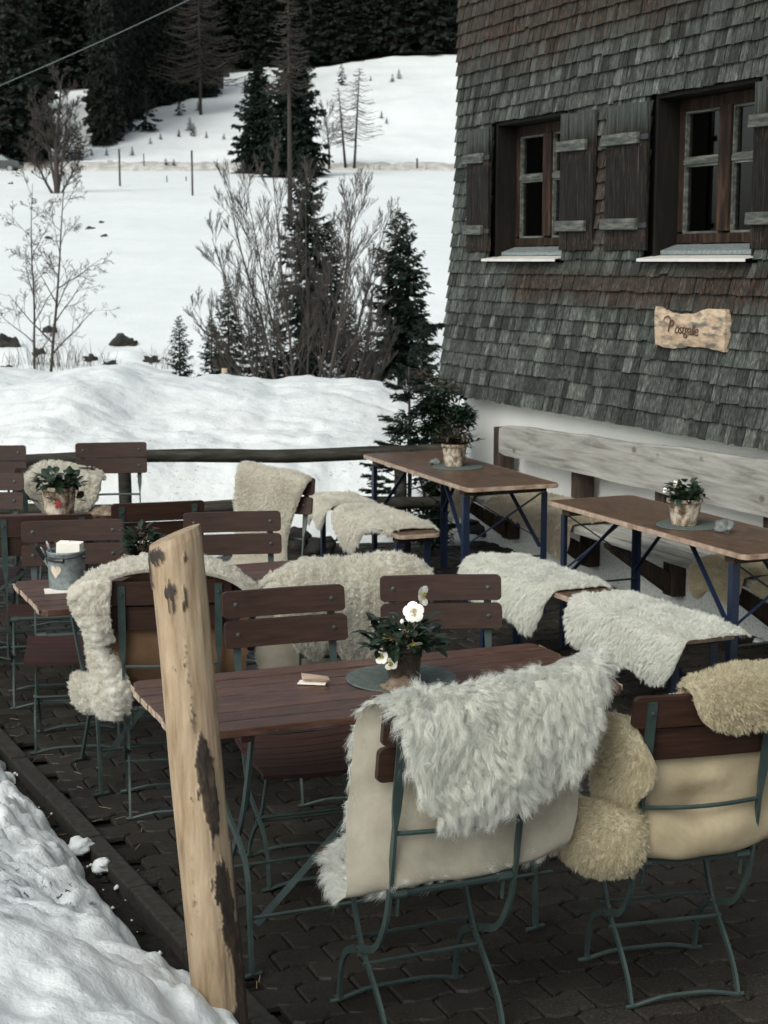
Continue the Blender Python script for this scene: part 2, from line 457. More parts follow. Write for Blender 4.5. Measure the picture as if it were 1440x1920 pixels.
M['stone'] = bark('grey_stone', [(.35, (.07, .08, .08)), (.55, (.18, .20, .195)), (.7, (.36, .38, .37))], 14, (1, 1, 1))
M['stonetan'] = bark('tan_stone', [(.35, (.09, .065, .045)), (.55, (.22, .16, .11)), (.7, (.36, .29, .22))], 14, (1, 1, 1))
M['rock'] = bark('dark_boulder', [(.35, (.007, .007, .006)), (.55, (.020, .018, .015)), (.75, (.07, .064, .055))], 5, (1, 1, 1))
M['paper'] = simple('paper_napkin', (.74, .70, .62), (.82, .79, .72), 15, .8, bs=.05)
M['paperfold'] = simple('peach_paper', (.66, .44, .33), (.74, .54, .43), 15, .8, bs=.05)
M['bluepaper'] = simple('light_blue_card', (.22, .35, .44), (.34, .48, .58), 9, .7, bs=0)
M['steel'] = simple('cutlery_steel', (.45, .47, .5), (.7, .72, .75), 30, .22, metal=1)
M['black'] = simple('black_handle', (.012, .012, .013), (.02, .02, .022), 20, .4)
M['heart'] = simple('cream_cloth', (.50, .43, .33), (.60, .53, .42), 40, .8)
M['red'] = simple('red_felt', (.20, .018, .018), (.28, .03, .028), 40, .8)
M['antler'] = simple('antler_bone', (.30, .26, .2), (.5, .45, .38), 20, .6)
M['char'] = simple('burnt_letters', (.075, .042, .024), (.12, .07, .04), 40, .9)
M['cable'] = simple('cable', (.10, .13, .12), (.14, .17, .16), 5, .5, bs=0)
M['carpaint'] = simple('dark_grey_car_paint', (.03, .035, .04), (.04, .045, .05), 2, .25, bs=0)
M['redtape'] = simple('red_mark', (.3, .03, .03), (.35, .05, .04), 5, .6, bs=0)

def signwood():
    m, n, p = new('split_log_board')
    f = nz(n, coords(n, (3, 9, 9)), 4, 8, .7, .8); g = nz(n, coords(n, (2.2, 3, 8)), 2.6, 5, .6)
    c = ramp(n, f, [(.3, (.26, .17, .10)), (.5, (.48, .36, .25)), (.7, (.62, .50, .38))])
    c = mix(n, ramp(n, g, [(.50, (0, 0, 0)), (.62, (.9, .9, .9))]), c, (.10, .10, .085))
    n.links.new(c, p.inputs['Base Color']); p.inputs['Roughness'].default_value = .7
    bump(n, p, f, .4, .003); return m
M['signwood'] = signwood()

def postmat():
    m, n, p = new('peeled_log')
    v = coords(n, (7, 7, 1)); f = nz(n, v, 5, 8, .65); g = nz(n, coords(n, (2, 2, .7)), 3, 5)
    c = ramp(n, f, [(.3, (.15, .10, .058)), (.48, (.32, .228, .14)), (.72, (.46, .36, .245))])
    c = mix(n, ramp(n, g, [(.5, (0, 0, 0)), (.72, (.75, .75, .75))]), c, (.33, .25, .165))
    a = N(n, 'Attribute'); a.attribute_name = 'patch'
    db = ramp(n, nz(n, coords(n, (4, 4, 1.5)), 12, 8, .75), [(.32, (.010, .008, .006)), (.5, (.032, .022, .015)), (.66, (.09, .058, .036)), (.8, (.17, .115, .07))])
    c = mix(n, a.outputs['Fac'], c, db)
    n.links.new(c, p.inputs['Base Color']); p.inputs['Roughness'].default_value = .62
    bump(n, p, f, .5, .004); return m
M['post'] = postmat()

# ================================================================== GROUND AND TERRACE
S2 = Vector((.3857, -.9226)); U2 = Vector((.9226, .3857))     # along the house wall (towards camera) / across the terrace
YAWW = math.atan2(S2.y, S2.x)
C0 = Vector((.59, 11.77))                                      # corner of the house
# kerb line on the left runs parallel to the house
K0 = Vector((-1.653, 6.656))
KD = Vector((.4563, -.8898)); KN = Vector((.8898, .4563))
def kdist(x, y):      # metres right of the kerb line (negative = left of it)
    d = Vector((x, y)) - K0
    return d.x * KN.x + d.y * KN.y

def make_pavers():
    L, W, g = .16, .112, .003
    mb = MB()
    def wave(a):
        t = (a / L) % 1.0
        A = .016
        if t < .2: return 0
        if t < .38: return A * (t - .2) / .18
        if t < .7: return A
        if t < .88: return A * (1 - (t - .7) / .18)
        return 0
    brk = [0, .2, .38, .7, .88]
    # b runs along the wall direction, a across the terrace
    random.seed(5)
    for ib in range(-60, 50):
        b0 = ib * W
        off = (ib % 2) * L * .5
        for ia in range(-8, 44):
            a0 = ia * L + off + .03
            c = K0 + U2 * a0 - S2 * b0
            if c.y < 2.2 or c.y > 11.25 or abs(c.x) > c.y * .30 + .5 or kdist(c.x, c.y) < -.06: continue
            if (c - C0).x * U2.x + (c - C0).y * U2.y > -.02: continue
            a1 = a0 + L - g; aa = a0 + g
            xs = sorted({aa, a1} | {q * L + k * L for k in range(int(aa / L) - 1, int(a1 / L) + 2) for q in brk if aa < q * L + k * L < a1})
            dz = random.uniform(-.003, .002)
            lo = [(a, b0 + wave(a) + g) for a in xs]; hi = [(a, b0 + W + wave(a) - g) for a in reversed(xs)]
            poly = lo + hi
            cx = sum(p[0] for p in poly) / len(poly); cy = sum(p[1] for p in poly) / len(poly)
            def P(p, k, z):
                a = cx + (p[0] - cx) * (1 - k / (L / 2)); b = cy + (p[1] - cy) * (1 - k / (W / 2))
                q = K0 + U2 * a - S2 * b
                return (q.x, q.y, z + dz)
            n = len(poly)
            vs = [P(p, 0, -.02) for p in poly] + [P(p, .001, -.007) for p in poly] + [P(p, .006, 0) for p in poly]
            fs = [tuple(range(2 * n, 3 * n))]
            for r in (0, n):
                fs += [(r + i, r + (i + 1) % n, r + n + (i + 1) % n, r + n + i) for i in range(n)]
            mb.add(vs, fs)
    o = mb.build('pavement', M['paver'], fix=False); struct(o)
make_pavers()

# one sheet of ground under everything near
def grid(name, fx, nu, nv, m, smooth=True, parent=None):
    V = np.array([fx(i / (nu - 1), j / (nv - 1)) for j in range(nv) for i in range(nu)])
    idx = np.arange(nu * nv).reshape(nv, nu)
    F = np.stack([idx[:-1, :-1], idx[:-1, 1:], idx[1:, 1:], idx[1:, :-1]], -1).reshape(-1, 4)
    return npmesh(name, V, F, m, parent, smooth)

def soil_z(x, y):
    k = kdist(x, y)
    return -.018 - (0.02 if k > -.02 else .0) + (0.03 * fbm(x * 4, y * 4, 3) if k < -.12 else 0)
o = grid('ground', lambda u, v: (-9 + 20 * u, -3 + 16.5 * v, soil_z(-9 + 20 * u, -3 + 16.5 * v)), 130, 130, M['soil']); struct(o)

# kerb: stones end to end
mb = MB()
random.seed(3)
t = -6.0
while t < 5.2:
    L = .5
    a = K0 + KD * t + KN * (-.045); b = K0 + KD * (t + L - .008) + KN * (-.045)
    if a.y < 11.2 and b.y > 1:
        dz = random.uniform(-.006, .006)
        mb.beam((a.x, a.y, -.022 + dz), (b.x, b.y, -.022 + dz), .07, .1)
    t += L
struct(mb.build('kerb', M['kerb'], bevel=.008))

# dug-over soil strip and small litter between kerb and snow
mb = MB(); random.seed(8)
for i in range(520):
    t = random.uniform(-5, 4.6); k = random.uniform(-.62, -.10)
    p = K0 + KD * t + KN * k
    r = random.uniform(.006, .022)
    z = soil_z(p.x, p.y) + r * .3
    vs = []
    for th in range(5):
        a = th * 2 * PI / 5 + random.random(); vs.append((p.x + r * math.cos(a), p.y + r * math.sin(a), z + random.uniform(-.3, .3) * r))
    vs.append((p.x, p.y, z + r * .8))
    mb.add(vs, [(i_, (i_ + 1) % 5, 5) for i_ in range(5)])
o = mb.build('gravel', M['soil']); o['kind'] = 'stuff'
mb = MB()
for i in range(240):
    t = random.uniform(-3, 4.6); k = random.uniform(-.5, .15)
    p = K0 + KD * t + KN * k; a = random.uniform(0, PI); L = random.uniform(.015, .06)
    d = Vector((math.cos(a), math.sin(a), random.uniform(-.1, .5))) * L
    mb.tube([(p.x, p.y, .004), (p.x + d.x, p.y + d.y, .006 + abs(d.z) * .6)], .0012, 3)
o = mb.build('dry_grass_litter', M['stem']); o['kind'] = 'stuff'

# snow pile on the left in the foreground ---------------------------
def pile_z(x, y):
    k = -kdist(x, y)                 # metres left of kerb
    edge = .15 + .07 * fbm(x * 1.6, y * 1.6, 9) + .05 * fbm(x * 6, y * 6, 4) - .02 * max(0, min(1, (4.0 - y) / .5)) + .08 * max(0, min(1, (4.9 - y) / .7)) * max(0, min(1, (y - 3.7) / .3))
    near = max(0.0, min(1.0, (5.2 - y) / 2.0))
    q = k - edge
    if q < 0: return -.10 + q * .8
    h = (.26 + .16 * near) * (1 - math.exp(-q * 4.2)) + .22 * min(q, 1.6)
    h = h + .06 * fbm(x * 2.6, y * 2.6, 1) * min(1, q * 4) + .022 * fbm(x * 8, y * 8, 2, 5) * min(1, q * 6) * (1.3 - near)
    r = abs(fbm(x * 4.2 + 3, y * 4.2, 5))
    h -= .05 * max(0, .25 - r) * min(1, q * 5) * 3 * (1.25 - near)
    return h + .007 * fbm(x * 26, y * 26, 2, 3) * (1.2 - near)
def pile_pt(u, v):
    p = K0 + KD * (-4.0 + 8.6 * v) + KN * (-.05 - 5.5 * u ** 2.0)
    return (p.x, p.y, pile_z(p.x, p.y))
o = grid('snow_pile', pile_pt, 190, 470, M['snowdirty']); struct(o)

o = grid('snow_plain', lambda u, v: (-600 + 1200 * u, -600 + 900 * v, -3.0), 8, 8, M['snow']); struct(o)
# lumps of snow that rolled off the pile
def lump(name, c, r, m, seed, flat=.8, sub=3, rough=.35):
    bm = bmesh.new(); bmesh.ops.create_icosphere(bm, subdivisions=sub, radius=r)
    for v in bm.verts:
        d = v.co.normalized()
        k = 1 + rough * noise.noise(d * 1.7 + Vector((seed * 3.1, 0, 0))) + rough * .5 * noise.noise(d * 4 + Vector((0, seed * 7.7, 0)))
        v.co *= k; v.co.z *= flat
    me = bpy.data.meshes.new(name); bm.to_mesh(me); bm.free()
    o = link(name, me, m, None, True); o.location = c
    return o
lumps = [((190, 1606), .034), ((150, 1572), .045)]
for i, (p, r) in enumerate(lumps):
    a = at(p[0], p[1], .05)
    o = lump('snow_clod', (a.x, a.y, max(0, pile_z(a.x, a.y)) + r * .5), r, M['snow'], i + 2, .7, 3, .45)
    tag(o, ['smaller pale clod of snow lying loose on the kerb', 'larger clod of snow at the edge of the snow pile'][i], 'snow clod', 'loose clods of snow along the pile')

mb = MB(); rn = random.Random(17)
for i in range(190):
    t_ = rn.uniform(-3.5, 3.6); k_ = -.02 - abs(rn.gauss(.06, .05)); p = K0 + KD * t_ + KN * k_; rr = rn.uniform(.003, .013) * (1.5 if rn.random() < .06 else 1)
    z = max(-.012, pile_z(p.x, p.y)) + rr * .4
    vs = [(p.x + rr * rn.uniform(.7, 1.2) * a, p.y + rr * rn.uniform(.7, 1.2) * b, z + rr * .8 * c_) for a, b, c_ in ((1, 0, 0), (0, 1, 0), (-1, 0, 0), (0, -1, 0), (0, 0, 1), (0, 0, -1))]
    mb.add(vs, [(0, 1, 4), (1, 2, 4), (2, 3, 4), (3, 0, 4), (1, 0, 5), (2, 1, 5), (3, 2, 5), (0, 3, 5)])
o = mb.build('snow_crumbs', M['snow'], None, True); o['kind'] = 'stuff'

# ------------------------------------------------------------------ snow bank behind the fence
def bank_z(x, y):
    yb = y - .12 * x
    t = (yb - 11.3) / 3.9
    if t < 0: b = t * .15
    else:
        crest = .95 - .050 * (x + 2) if x < 1.5 else .83
        crest += .10 * math.exp(-((x + 2.55) / .55) ** 2) + .05 * fbm(x * .9, 0, 7)
        tt = min(t, 1)
        b = crest * (1 - (1 - tt) ** 2.1)
        if t < .45:      # lower heap thrown against the fence
            b += .30 * math.exp(-((t - .2) / .16) ** 2) * (.6 + .6 * fbm(x * .8 + 2, 0, 3))
        if t > 1: b = crest - (t - 1) ** 1.5 * 1.35
    f = min(1, max(0, t * 5))
    b += f * (.09 * fbm(x * .9, y * .8, 5, 3) + .016 * fbm(x * 2.6 + 4, y * 2.2, 2, 6) + .012 * fbm(x * 12, y * 12, 2, 5) - .05 * max(0, .14 - abs(fbm(x * .8 + 2, y * 1.0, 8, 3))) * 3 + .05 * max(0, fbm(x * 3.1, y * 2.2, 3, 6)) * math.exp(-((t - .3) / .3) ** 2))
    return b - .03
o = grid('snow_bank', lambda u, v: (-7 + 13 * u, 10.9 + 13 * v ** 1.35, bank_z(-7 + 13 * u, 10.9 + 13 * v ** 1.35)), 330, 260, M['snowbank']); struct(o)

# ------------------------------------------------------------------ far snow field, road, hill
def fz(x, d):
    """height of the far terrain"""
    if d < 36: 
        h = -.95 + .9 * max(0, (d - 26) / 10) ** 1.4 + .25 * fbm(x * .35, d * .35, 1) + .12 * fbm(x, d, 2)
        h -= .5 * math.exp(-((d - 27) / 3) ** 2)
        return h
    if d < 135:
        e = (d - 36) / 99
        h = -.05 + 9.35 * e + .9 * math.sin(PI * e) * .6 + .25 * fbm(x * .05, d * .05, 3) * min(1, (d - 36) / 10) * min(1, (135 - d) / 15)
        h += .05 * fbm(x * .5, d * .5, 1)
        return h
    if d < 141: return 9.3 + .02 * fbm(x, d)
    if d < 143.5: return 9.3 + 1.15 * math.sin(PI * .5 * (d - 141) / 2.5) + .25 * fbm(x * .8, d, 6)
    lat = (x - 12) / 40
    s = .245 + .035 * max(-1, min(1, lat))
    h = 10.1 + s * (d - 143.5) + .8 * fbm(x * .04, d * .04, 5) + .30 * fbm(x * .16, d * .10, 8) * min(1, (d - 143.5) / 6)
    if d < 240:
        h += 1.6 * math.exp(-((x + 22) / 10) ** 2) * 0
    if d > 236: h = 10.1 + s * 92.5 + .8 * fbm(x * .04, 236 * .04, 5) + (d - 236) * .5
    return h
BD, BX = [158, 164, 175, 184, 188, 195, 222], [181, 217, 263, 299, 362, 421, 440]
def forest_side(x, d):
    """forest floor (True) or open snow"""
    px = x / d * FPX + 720
    if d > 222 + 5 * fbm(x * .05, 3, 1): return True
    lane = 116 + 8 * math.sin(d * .2), 190 + 5 * math.sin(d * .3)
    if d < 146: return False
    if px < lane[0]: return True
    if px < lane[1]: return d > 208
    return d > 158 and px < float(np.interp(d, BD, BX)) - 4
dd = [20 + 16 * (i / 60) for i in range(60)] + [36 + 99 * (i / 90) ** 1.1 for i in range(90)] + [135, 136, 138, 140, 140.9] + [141 + i * .3 for i in range(9)] + [144 + i * 1.2 for i in range(80)] + [241 + i * 8 for i in range(16)]
nx = 340
V = []; mats = []
for d in dd:
    for i in range(nx):
        u = -1 + 2 * i / (nx - 1)
        x = u * (d * .55 + 6)
        V.append((x, d, fz(x, d)))
idx = np.arange(nx * len(dd)).reshape(len(dd), nx)
F = np.stack([idx[:-1, :-1], idx[:-1, 1:], idx[1:, 1:], idx[1:, :-1]], -1).reshape(-1, 4)
o = npmesh('snow_field', V, F, M['snow'], None, True); struct(o)
o.data.materials.append(M['floor']); o.data.materials.append(M['roadsnow'])
mi = np.zeros(len(F), dtype=np.int32)
Vn = np.array(V); cen = Vn[F].mean(1)
for k, c in enumerate(cen):
    if 140.8 < c[1] < 144 + 1.5 * fbm(c[0] * .3, 0, 2): mi[k] = 2
    elif forest_side(c[0], c[1]): mi[k] = 1
o.data.polygons.foreach_set('material_index', mi)

def hit(px, py, dmin=24, dmax=240):
    r = ray(px, py); d = dmin
    while d < dmax:
        k = d / r.y; x = r.x * k; z = CAMH + r.z * k
        if z < fz(x, d): return Vector((x, d, fz(x, d)))
        d += .25
    return Vector((r.x / r.y * dmax, dmax, fz(r.x / r.y * dmax, dmax)))
def onfar(px, d):
    x = (px - 720) / FPX * d * 1.0
    return Vector((x, d, fz(x, d)))
def height_to(py, d):     # height z at distance d seen at picture row py
    r = ray(720, py); return CAMH + r.z * d / r.y

# ================================================================== HOUSE
H_ = thing('chalet', 'old chalet wall of grey wooden shingles over a white plaster base', 'house', (C0.x, C0.y, 0), YAWW)
# local axes: x along the front towards the camera, y into the house, -y out of the wall
LEN = 9.2; DEP = 7.0; TOPZ = 5.0
W1 = (.55, 1.52); W2 = (2.58, 3.56); W3 = (5.0, 6.0); WZ0, WZ1 = 2.02, 2.93
def offs(z):
    q = max(0, (3.6 - z) / 2.55)
    return .018 + .10 * q ** 2.4
mb = MB()
# plaster base
mb.box((LEN / 2, DEP / 2, .55 - .1), (LEN, DEP, 1.3))
mb.build('plaster_base', M['plaster'], H_)
# timber backing wall with the window openings left out
mb = MB()
xs = [-.0, W1[0], W1[1], W2[0], W2[1], W3[0], W3[1], LEN]
T = .22
for i in range(len(xs) - 1):
    x0, x1 = xs[i], xs[i + 1]
    if i % 2 == 0:
        mb.box(((x0 + x1) / 2, T / 2 + .002, (1.1 + TOPZ) / 2), (x1 - x0, T, TOPZ - 1.1))
    else:
        mb.box(((x0 + x1) / 2, T / 2 + .002, (1.1 + WZ0) / 2), (x1 - x0, T, WZ0 - 1.1))
        mb.box(((x0 + x1) / 2, T / 2 + .002, (WZ1 + TOPZ) / 2), (x1 - x0, T, TOPZ - WZ1))
mb.box((T / 2, DEP / 2, (1.1 + TOPZ) / 2), (T, DEP - .6, TOPZ - 1.1))
mb.box((LEN - T / 2, DEP / 2, (1.1 + TOPZ) / 2), (T, DEP - .6, TOPZ - 1.1))
mb.box((LEN / 2, DEP - T / 2, (1.1 + TOPZ) / 2), (LEN - .01, T, TOPZ - 1.1))
mb.build('wall', M['jamb'], H_)
mb = MB(); mb.box((LEN / 2, DEP / 2, TOPZ + .06), (LEN + .02, DEP, .1)); mb.box((LEN / 2, DEP / 2, 1.165), (LEN - .5, DEP - .5, .02))
mb.build('ceiling', M['dark'], H_)
# roof
mb = MB()
e = .35
for sgn in (0, 1):
    a = Vector((-e, -e if not sgn else DEP + e, TOPZ - .1)); b = Vector((-e, DEP / 2, TOPZ + 1.9)); L = LEN + 2 * e
    n_ = Vector((0, 0, .14))
    vs = [a, a + Vector((L, 0, 0)), b + Vector((L, 0, 0)), b]; vs += [q + n_ for q in vs]
    mb.add(vs, [(0, 1, 2, 3), (7, 6, 5, 4), (0, 4, 5, 1), (1, 5, 6, 2), (2, 6, 7, 3), (3, 7, 4, 0)])
mb.build('roof', M['snow'], H_)
mb = MB(); mb.add([(0, 0, TOPZ), (0, DEP, TOPZ), (0, DEP / 2, TOPZ + 1.85), (LEN, 0, TOPZ), (LEN, DEP, TOPZ), (LEN, DEP / 2, TOPZ + 1.85)], [(0, 1, 2), (5, 4, 3)])
mb.build('gable', M['shingle'], H_)

def shingles(face):
    random.seed(11 + face)
    mb = MB(); z = 1.04; row = 0
    while z < TOPZ + .0:
        ex = .093 if z > 1.3 else .104
        x = -offs(z) - .045 if face == 0 else -offs(z)
        lim = LEN + .05 if face == 0 else DEP
        rowd = random.uniform(-.003, .003)
        while x < lim:
            w_ = random.choice([.034, .042, .048, .052, .058, .064, .072, .085, .10]) * random.uniform(.88, 1.12)
            if face == 1: w_ *= 1.3
            if z < 1.5: w_ *= 1.25
            wx = min(x + w_, lim + .03)
            zb = z + random.uniform(-.0035, .0035) + rowd + (random.random() < .04) * random.uniform(-.012, .012)
            zt = z + ex * 1.75
            if face == 0:
                skip = False
                for (a, b) in ((W1[0] - .045, W1[1] + .04), (W2[0] - .045, W2[1] + .04), (W3[0] - .045, W3[1] + .04)):
                    if wx > a + .002 and x < b - .002 and zt > WZ0 - .03 and zb < WZ1 - .005: skip = (a, b)
                if skip:
                    a, b = skip
                    if zb < WZ0 - .06: zt = min(zt, WZ0 - .035)
                    elif x < a - .03: wx = min(wx, a)
                    elif wx > b + .03: x = max(x, b)
                    else: x = wx + .002; continue
                    if wx - x < .03: x = wx + .002; continue
            t0 = random.uniform(.010, .018)
            ob = offs(zb) + .022 + random.uniform(0, .004); ot = offs(zt) + .001
            sk = random.uniform(-.0025, .0025)
            g = random.uniform(.0012, .0035)
            pts = [(x + g + sk, zb), (wx - g + sk, zb + random.uniform(-.003, .003)), (wx - g, zt), (x + g, zt)]
            o0 = [ob, ob, ot, ot]
            vs = [(p[0], -(o0[i] + t0 * (1 if i < 2 else .4)), p[1]) for i, p in enumerate(pts)] + [(p[0], -o0[i] + .002, p[1]) for i, p in enumerate(pts)]
            if face == 1: vs = [(q[1] - .03, q[0], q[2]) for q in vs]
            mb.add(vs, [(0, 1, 2, 3), (7, 6, 5, 4), (0, 4, 5, 1), (1, 5, 6, 2), (2, 6, 7, 3), (3, 7, 4, 0)])
            x = wx + .0015
        z += ex; row += 1
    return mb
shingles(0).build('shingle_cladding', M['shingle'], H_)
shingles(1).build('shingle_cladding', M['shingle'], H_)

# curved shadow-casting head board that the shingles bend over above each window
def window(x0, x1):
    fr = MB(); dep = .135
    # lining boards of the opening (jambs, head)
    for xx in (x0 + .011, x1 - .011):
        fr.box((xx, .075, (WZ0 + WZ1) / 2), (.022, .22, WZ1 - WZ0))
    fr.box(((x0 + x1) / 2, .075, WZ1 - .012), (x1 - x0 - .046, .22, .022))
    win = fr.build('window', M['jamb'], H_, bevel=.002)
    a, b = x0 + .024, x1 - .024; zb, zt = WZ0 + .075, WZ1 - .026
    mid = (a + b) / 2; zr = zb + (zt - zb) * .565
    f = MB()
    y = dep
    f.box(((a + b) / 2, y, zt - .035), (b - a, .05, .07)); f.box(((a + b) / 2, y, zb + .028), (b - a, .05, .056))
    f.box((a + .026, y, (zb + zt) / 2), (.052, .048, zt - zb - .13)); f.box((b - .026, y, (zb + zt) / 2), (.052, .048, zt - zb - .13))
    f.box((mid, y - .008, (zb + zt) / 2), (.11, .06, zt - zb - .13))
    f.build('frame', M['winframe'], win, bevel=.004)
    for (p, q) in ((a + .052, mid - .055), (mid + .055, b - .052)):
        g = MB(); g.box(((p + q) / 2, y - .004, zr), (q - p, .046, .032)); g.build('glazing_bar', M['batten'], win, bevel=.003)
        for (z0, z1) in ((zb + .056, zr - .016), (zr + .016, zt - .07)):
            s_ = MB()
            for xx in (p + .006, q - .006): s_.box((xx, y - .004, (z0 + z1) / 2), (.012, .03, z1 - z0))
            for zz in (z0 + .006, z1 - .006): s_.box(((p + q) / 2, y - .004, zz), (q - p - .024, .03, .012))
            s_.build('glazing_bead', M['batten'], win)
            g = MB(); g.box(((p + q) / 2, y + .004, (z0 + z1) / 2), (q - p - .02, .004, z1 - z0 - .02)); g.build('pane', M['glass'], win)
    # metal sill: upper apron and lower projecting edge
    s1 = MB()
    s1.add([(x0 + .03, dep - .03, WZ0 + .07), (x1 - .03, dep - .03, WZ0 + .07), (x1 - .03, -.0, WZ0 + .035), (x0 + .03, -.0, WZ0 + .035),
            (x1 - .03, -.0, WZ0 + .012), (x0 + .03, -.0, WZ0 + .012)], [(0, 1, 2, 3), (3, 2, 4, 5)])
    s1.build('sill_apron', M['zinc'], win, fix=False)
    s2 = MB()
    pr = [(.02, WZ0 + .01), (-.13, WZ0 - .010), (-.13, WZ0 - .027), (-.126, WZ0 - .027), (-.126, WZ0 - .013), (.02, WZ0 + .006)]
    xa, xb = x0 - .02, x1 + .06
    vs = [(xa, p[0], p[1]) for p in pr] + [(xb, p[0], p[1]) for p in pr]; n_ = len(pr)
    s2.add(vs, [tuple(range(n_)), tuple(reversed(range(n_, 2 * n_)))] + [(i, i + n_, (i + 1) % n_ + n_, (i + 1) % n_) for i in range(n_)])
    s2.build('sill', M['zincsill'], win)
for ww in (W1, W2, W3): window(*ww)
# dark room lining behind each window
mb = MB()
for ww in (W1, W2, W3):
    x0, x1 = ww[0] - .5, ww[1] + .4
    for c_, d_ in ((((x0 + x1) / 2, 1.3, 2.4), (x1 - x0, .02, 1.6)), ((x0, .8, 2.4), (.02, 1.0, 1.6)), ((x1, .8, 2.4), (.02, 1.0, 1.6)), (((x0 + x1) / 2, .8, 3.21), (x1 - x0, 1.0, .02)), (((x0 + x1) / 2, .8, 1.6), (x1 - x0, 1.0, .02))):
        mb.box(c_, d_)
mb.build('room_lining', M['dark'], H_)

def shutter(x0, x1, seed, zb=2.06, zt=2.90):
    s_ = MB(); random.seed(seed); n_ = 4; Wd = (x1 - x0) / n_
    for i in range(n_):
        s_.box((Wd * (i + .5), 0, (zt - zb) / 2 + random.uniform(-.004, .004)), (Wd - .003, .024 + random.uniform(-.002, .002), zt - zb))
    o = s_.build('shutter', M['shutter'], H_, bevel=.002)
    y = -(offs(2.4) + .045)
    o.location = (x0, y, zb)
    for (za, zb_) in ((.605, .675), (.115, .185)):
        b = MB(); b.prism([(.0 - .015, za + .006), (x1 - x0 - .07, za), (x1 - x0 - .07, zb_ - .004), (-.008, zb_)], -.012, -.040, 'y')
        b.build('batten', M['batten'], o, bevel=.005)
    for zz in (.14, .64):
        b = MB(); b.box((x1 - x0 - .03 if seed % 2 else .02, -.016, zz), (.1, .006, .03)); b.build('hinge', M['darkmetal'], o)
    return o
shutter(.20, .55, 1); shutter(1.56, 1.98, 2); shutter(2.12, 2.58, 3); shutter(3.60, 4.06, 4); shutter(4.5, 4.96, 5); shutter(6.04, 6.5, 6)
def W(s, z, d): # wall coords -> world (d metres out of the plaster)
    p = C0 + S2 * s - U2 * d
    return Vector((p.x, p.y, z))

# things seen behind the panes
def rot_thing(name, label, cat, s, z, d, group=None):
    p = W(s, z, d); return thing(name, label, cat, p, YAWW, group)
def flat_card(s0, s1, z0, z1, d, m, name, label, cat):
    mb = MB(); mb.box((0, 0, (z1 - z0) / 2), (s1 - s0, .01, z1 - z0))
    o = mb.build(name, m); o.location = W((s0 + s1) / 2, z0, d); o.rotation_euler = (0, 0, YAWW)
    return tag(o, label, cat)
flat_card(.78, .88, 2.09, 2.36, -.17, M['bluepaper'], 'curtain', 'narrow pale blue curtain behind the panes of the smaller far window', 'curtain')
flat_card(1.08, 1.22, 2.09, 2.36, -.17, M['bluepaper'], 'curtain', 'pale blue curtain in the right half of the far window', 'curtain')
flat_card(2.70, 2.80, 2.09, 2.17, -.15, M['bluepaper'], 'card', 'small blue patterned card standing inside the nearer window', 'card')
mb = MB()
pts = [(0, 0, 0), (.012, 0, .05), (.018, 0, .10), (.014, 0, .16), (0, 0, .195), (-.03, 0, .205), (-.05, 0, .195)]
mb.tube(pts, [.007, .007, .006, .006, .006, .004, .002], 6); mb.tube([(.012, 0, .05), (-.02, 0, .0)], [.006, .002], 6)
o = mb.build('antler', M['antler'], None, True); o.location = W(2.72, 2.52, -.16); o.rotation_euler = (0, 0, YAWW)
tag(o, 'curved pale antler hanging behind the upper pane of the nearer window', 'antler')
mb = MB(); random.seed(4)
for i in range(24):
    a = random.uniform(0, 6.28); r = random.uniform(.0, .025); z = random.uniform(.0, .2)
    mb.add([(r * math.cos(a), 0, z), (r * math.cos(a) + .012, .004, z + .03), (r * math.cos(a) - .01, -.004, z + .025)], [(0, 1, 2)])
mb.tube([(0, 0, -.005), (.004, 0, .1), (0, 0, .22)], .003, 4)
o = mb.build('dried_bouquet', M['stem']); o.location = W(.70, 2.095, -.15); o.rotation_euler = (0, 0, YAWW)
tag(o, 'dried bouquet of grasses behind the far window pane', 'dried flowers')

# carved name board
SG = rot_thing('name_board', 'wavy split log board with burnt lettering nailed below the near window', 'sign', 2.78, 1.52, offs(1.6) + .035)
n_ = 40; Lb = .68; top = []; bot = []
for i in range(n_ + 1):
    u = i / n_; x = u * Lb
    top.append((x, .222 - .038 * math.sin(PI * min(1, u / .75)) + .008 * noise.noise(Vector((u * 8, 0, 0)))))
    bot.append((x + .012, .004 - .010 * math.sin(u * 7) + .008 * noise.noise(Vector((u * 9, 5, 0))) - .0 * u))
bulge = lambda z: .012 * math.sin(PI * z / .22)
mb = MB()
nz_ = 8
rows = []
for j in range(nz_ + 1):
    t_ = j / nz_
    for i in range(n_ + 1):
        z = bot[i][1] * (1 - t_) + top[i][1] * t_; x = top[i][0]
        if i == 0: x += .006 * math.sin(t_ * 5)
        if i == n_: x += .016 * math.sin(PI * t_)
        mb.v.append((x, -.018 - .010 * math.sin(PI * t_) - .003 * noise.noise(Vector((x * 9, z * 30, 0))), z))
for j in range(nz_ + 1):
    for i in range(n_ + 1):
        q = mb.v[j * (n_ + 1) + i]; mb.v.append((q[0], .012, q[2]))
off = (nz_ + 1) * (n_ + 1)
for j in range(nz_):
    for i in range(n_):
        a = j * (n_ + 1) + i; mb.f.append((a, a + 1, a + n_ + 2, a + n_ + 1)); a += off; mb.f.append((a + n_ + 1, a + n_ + 2, a + 1, a))
for i in range(n_):
    mb.f.append((i + off, i + 1 + off, i + 1, i)); a = nz_ * (n_ + 1) + i; mb.f.append((a, a + 1, a + 1 + off, a + off))
for j in range(nz_):
    a = j * (n_ + 1); b = a + n_ + 1; mb.f.append((a, b, b + off, a + off)); a += n_; b += n_; mb.f.append((a + off, b + off, b, a))
mb.build('board', M['signwood'], SG)
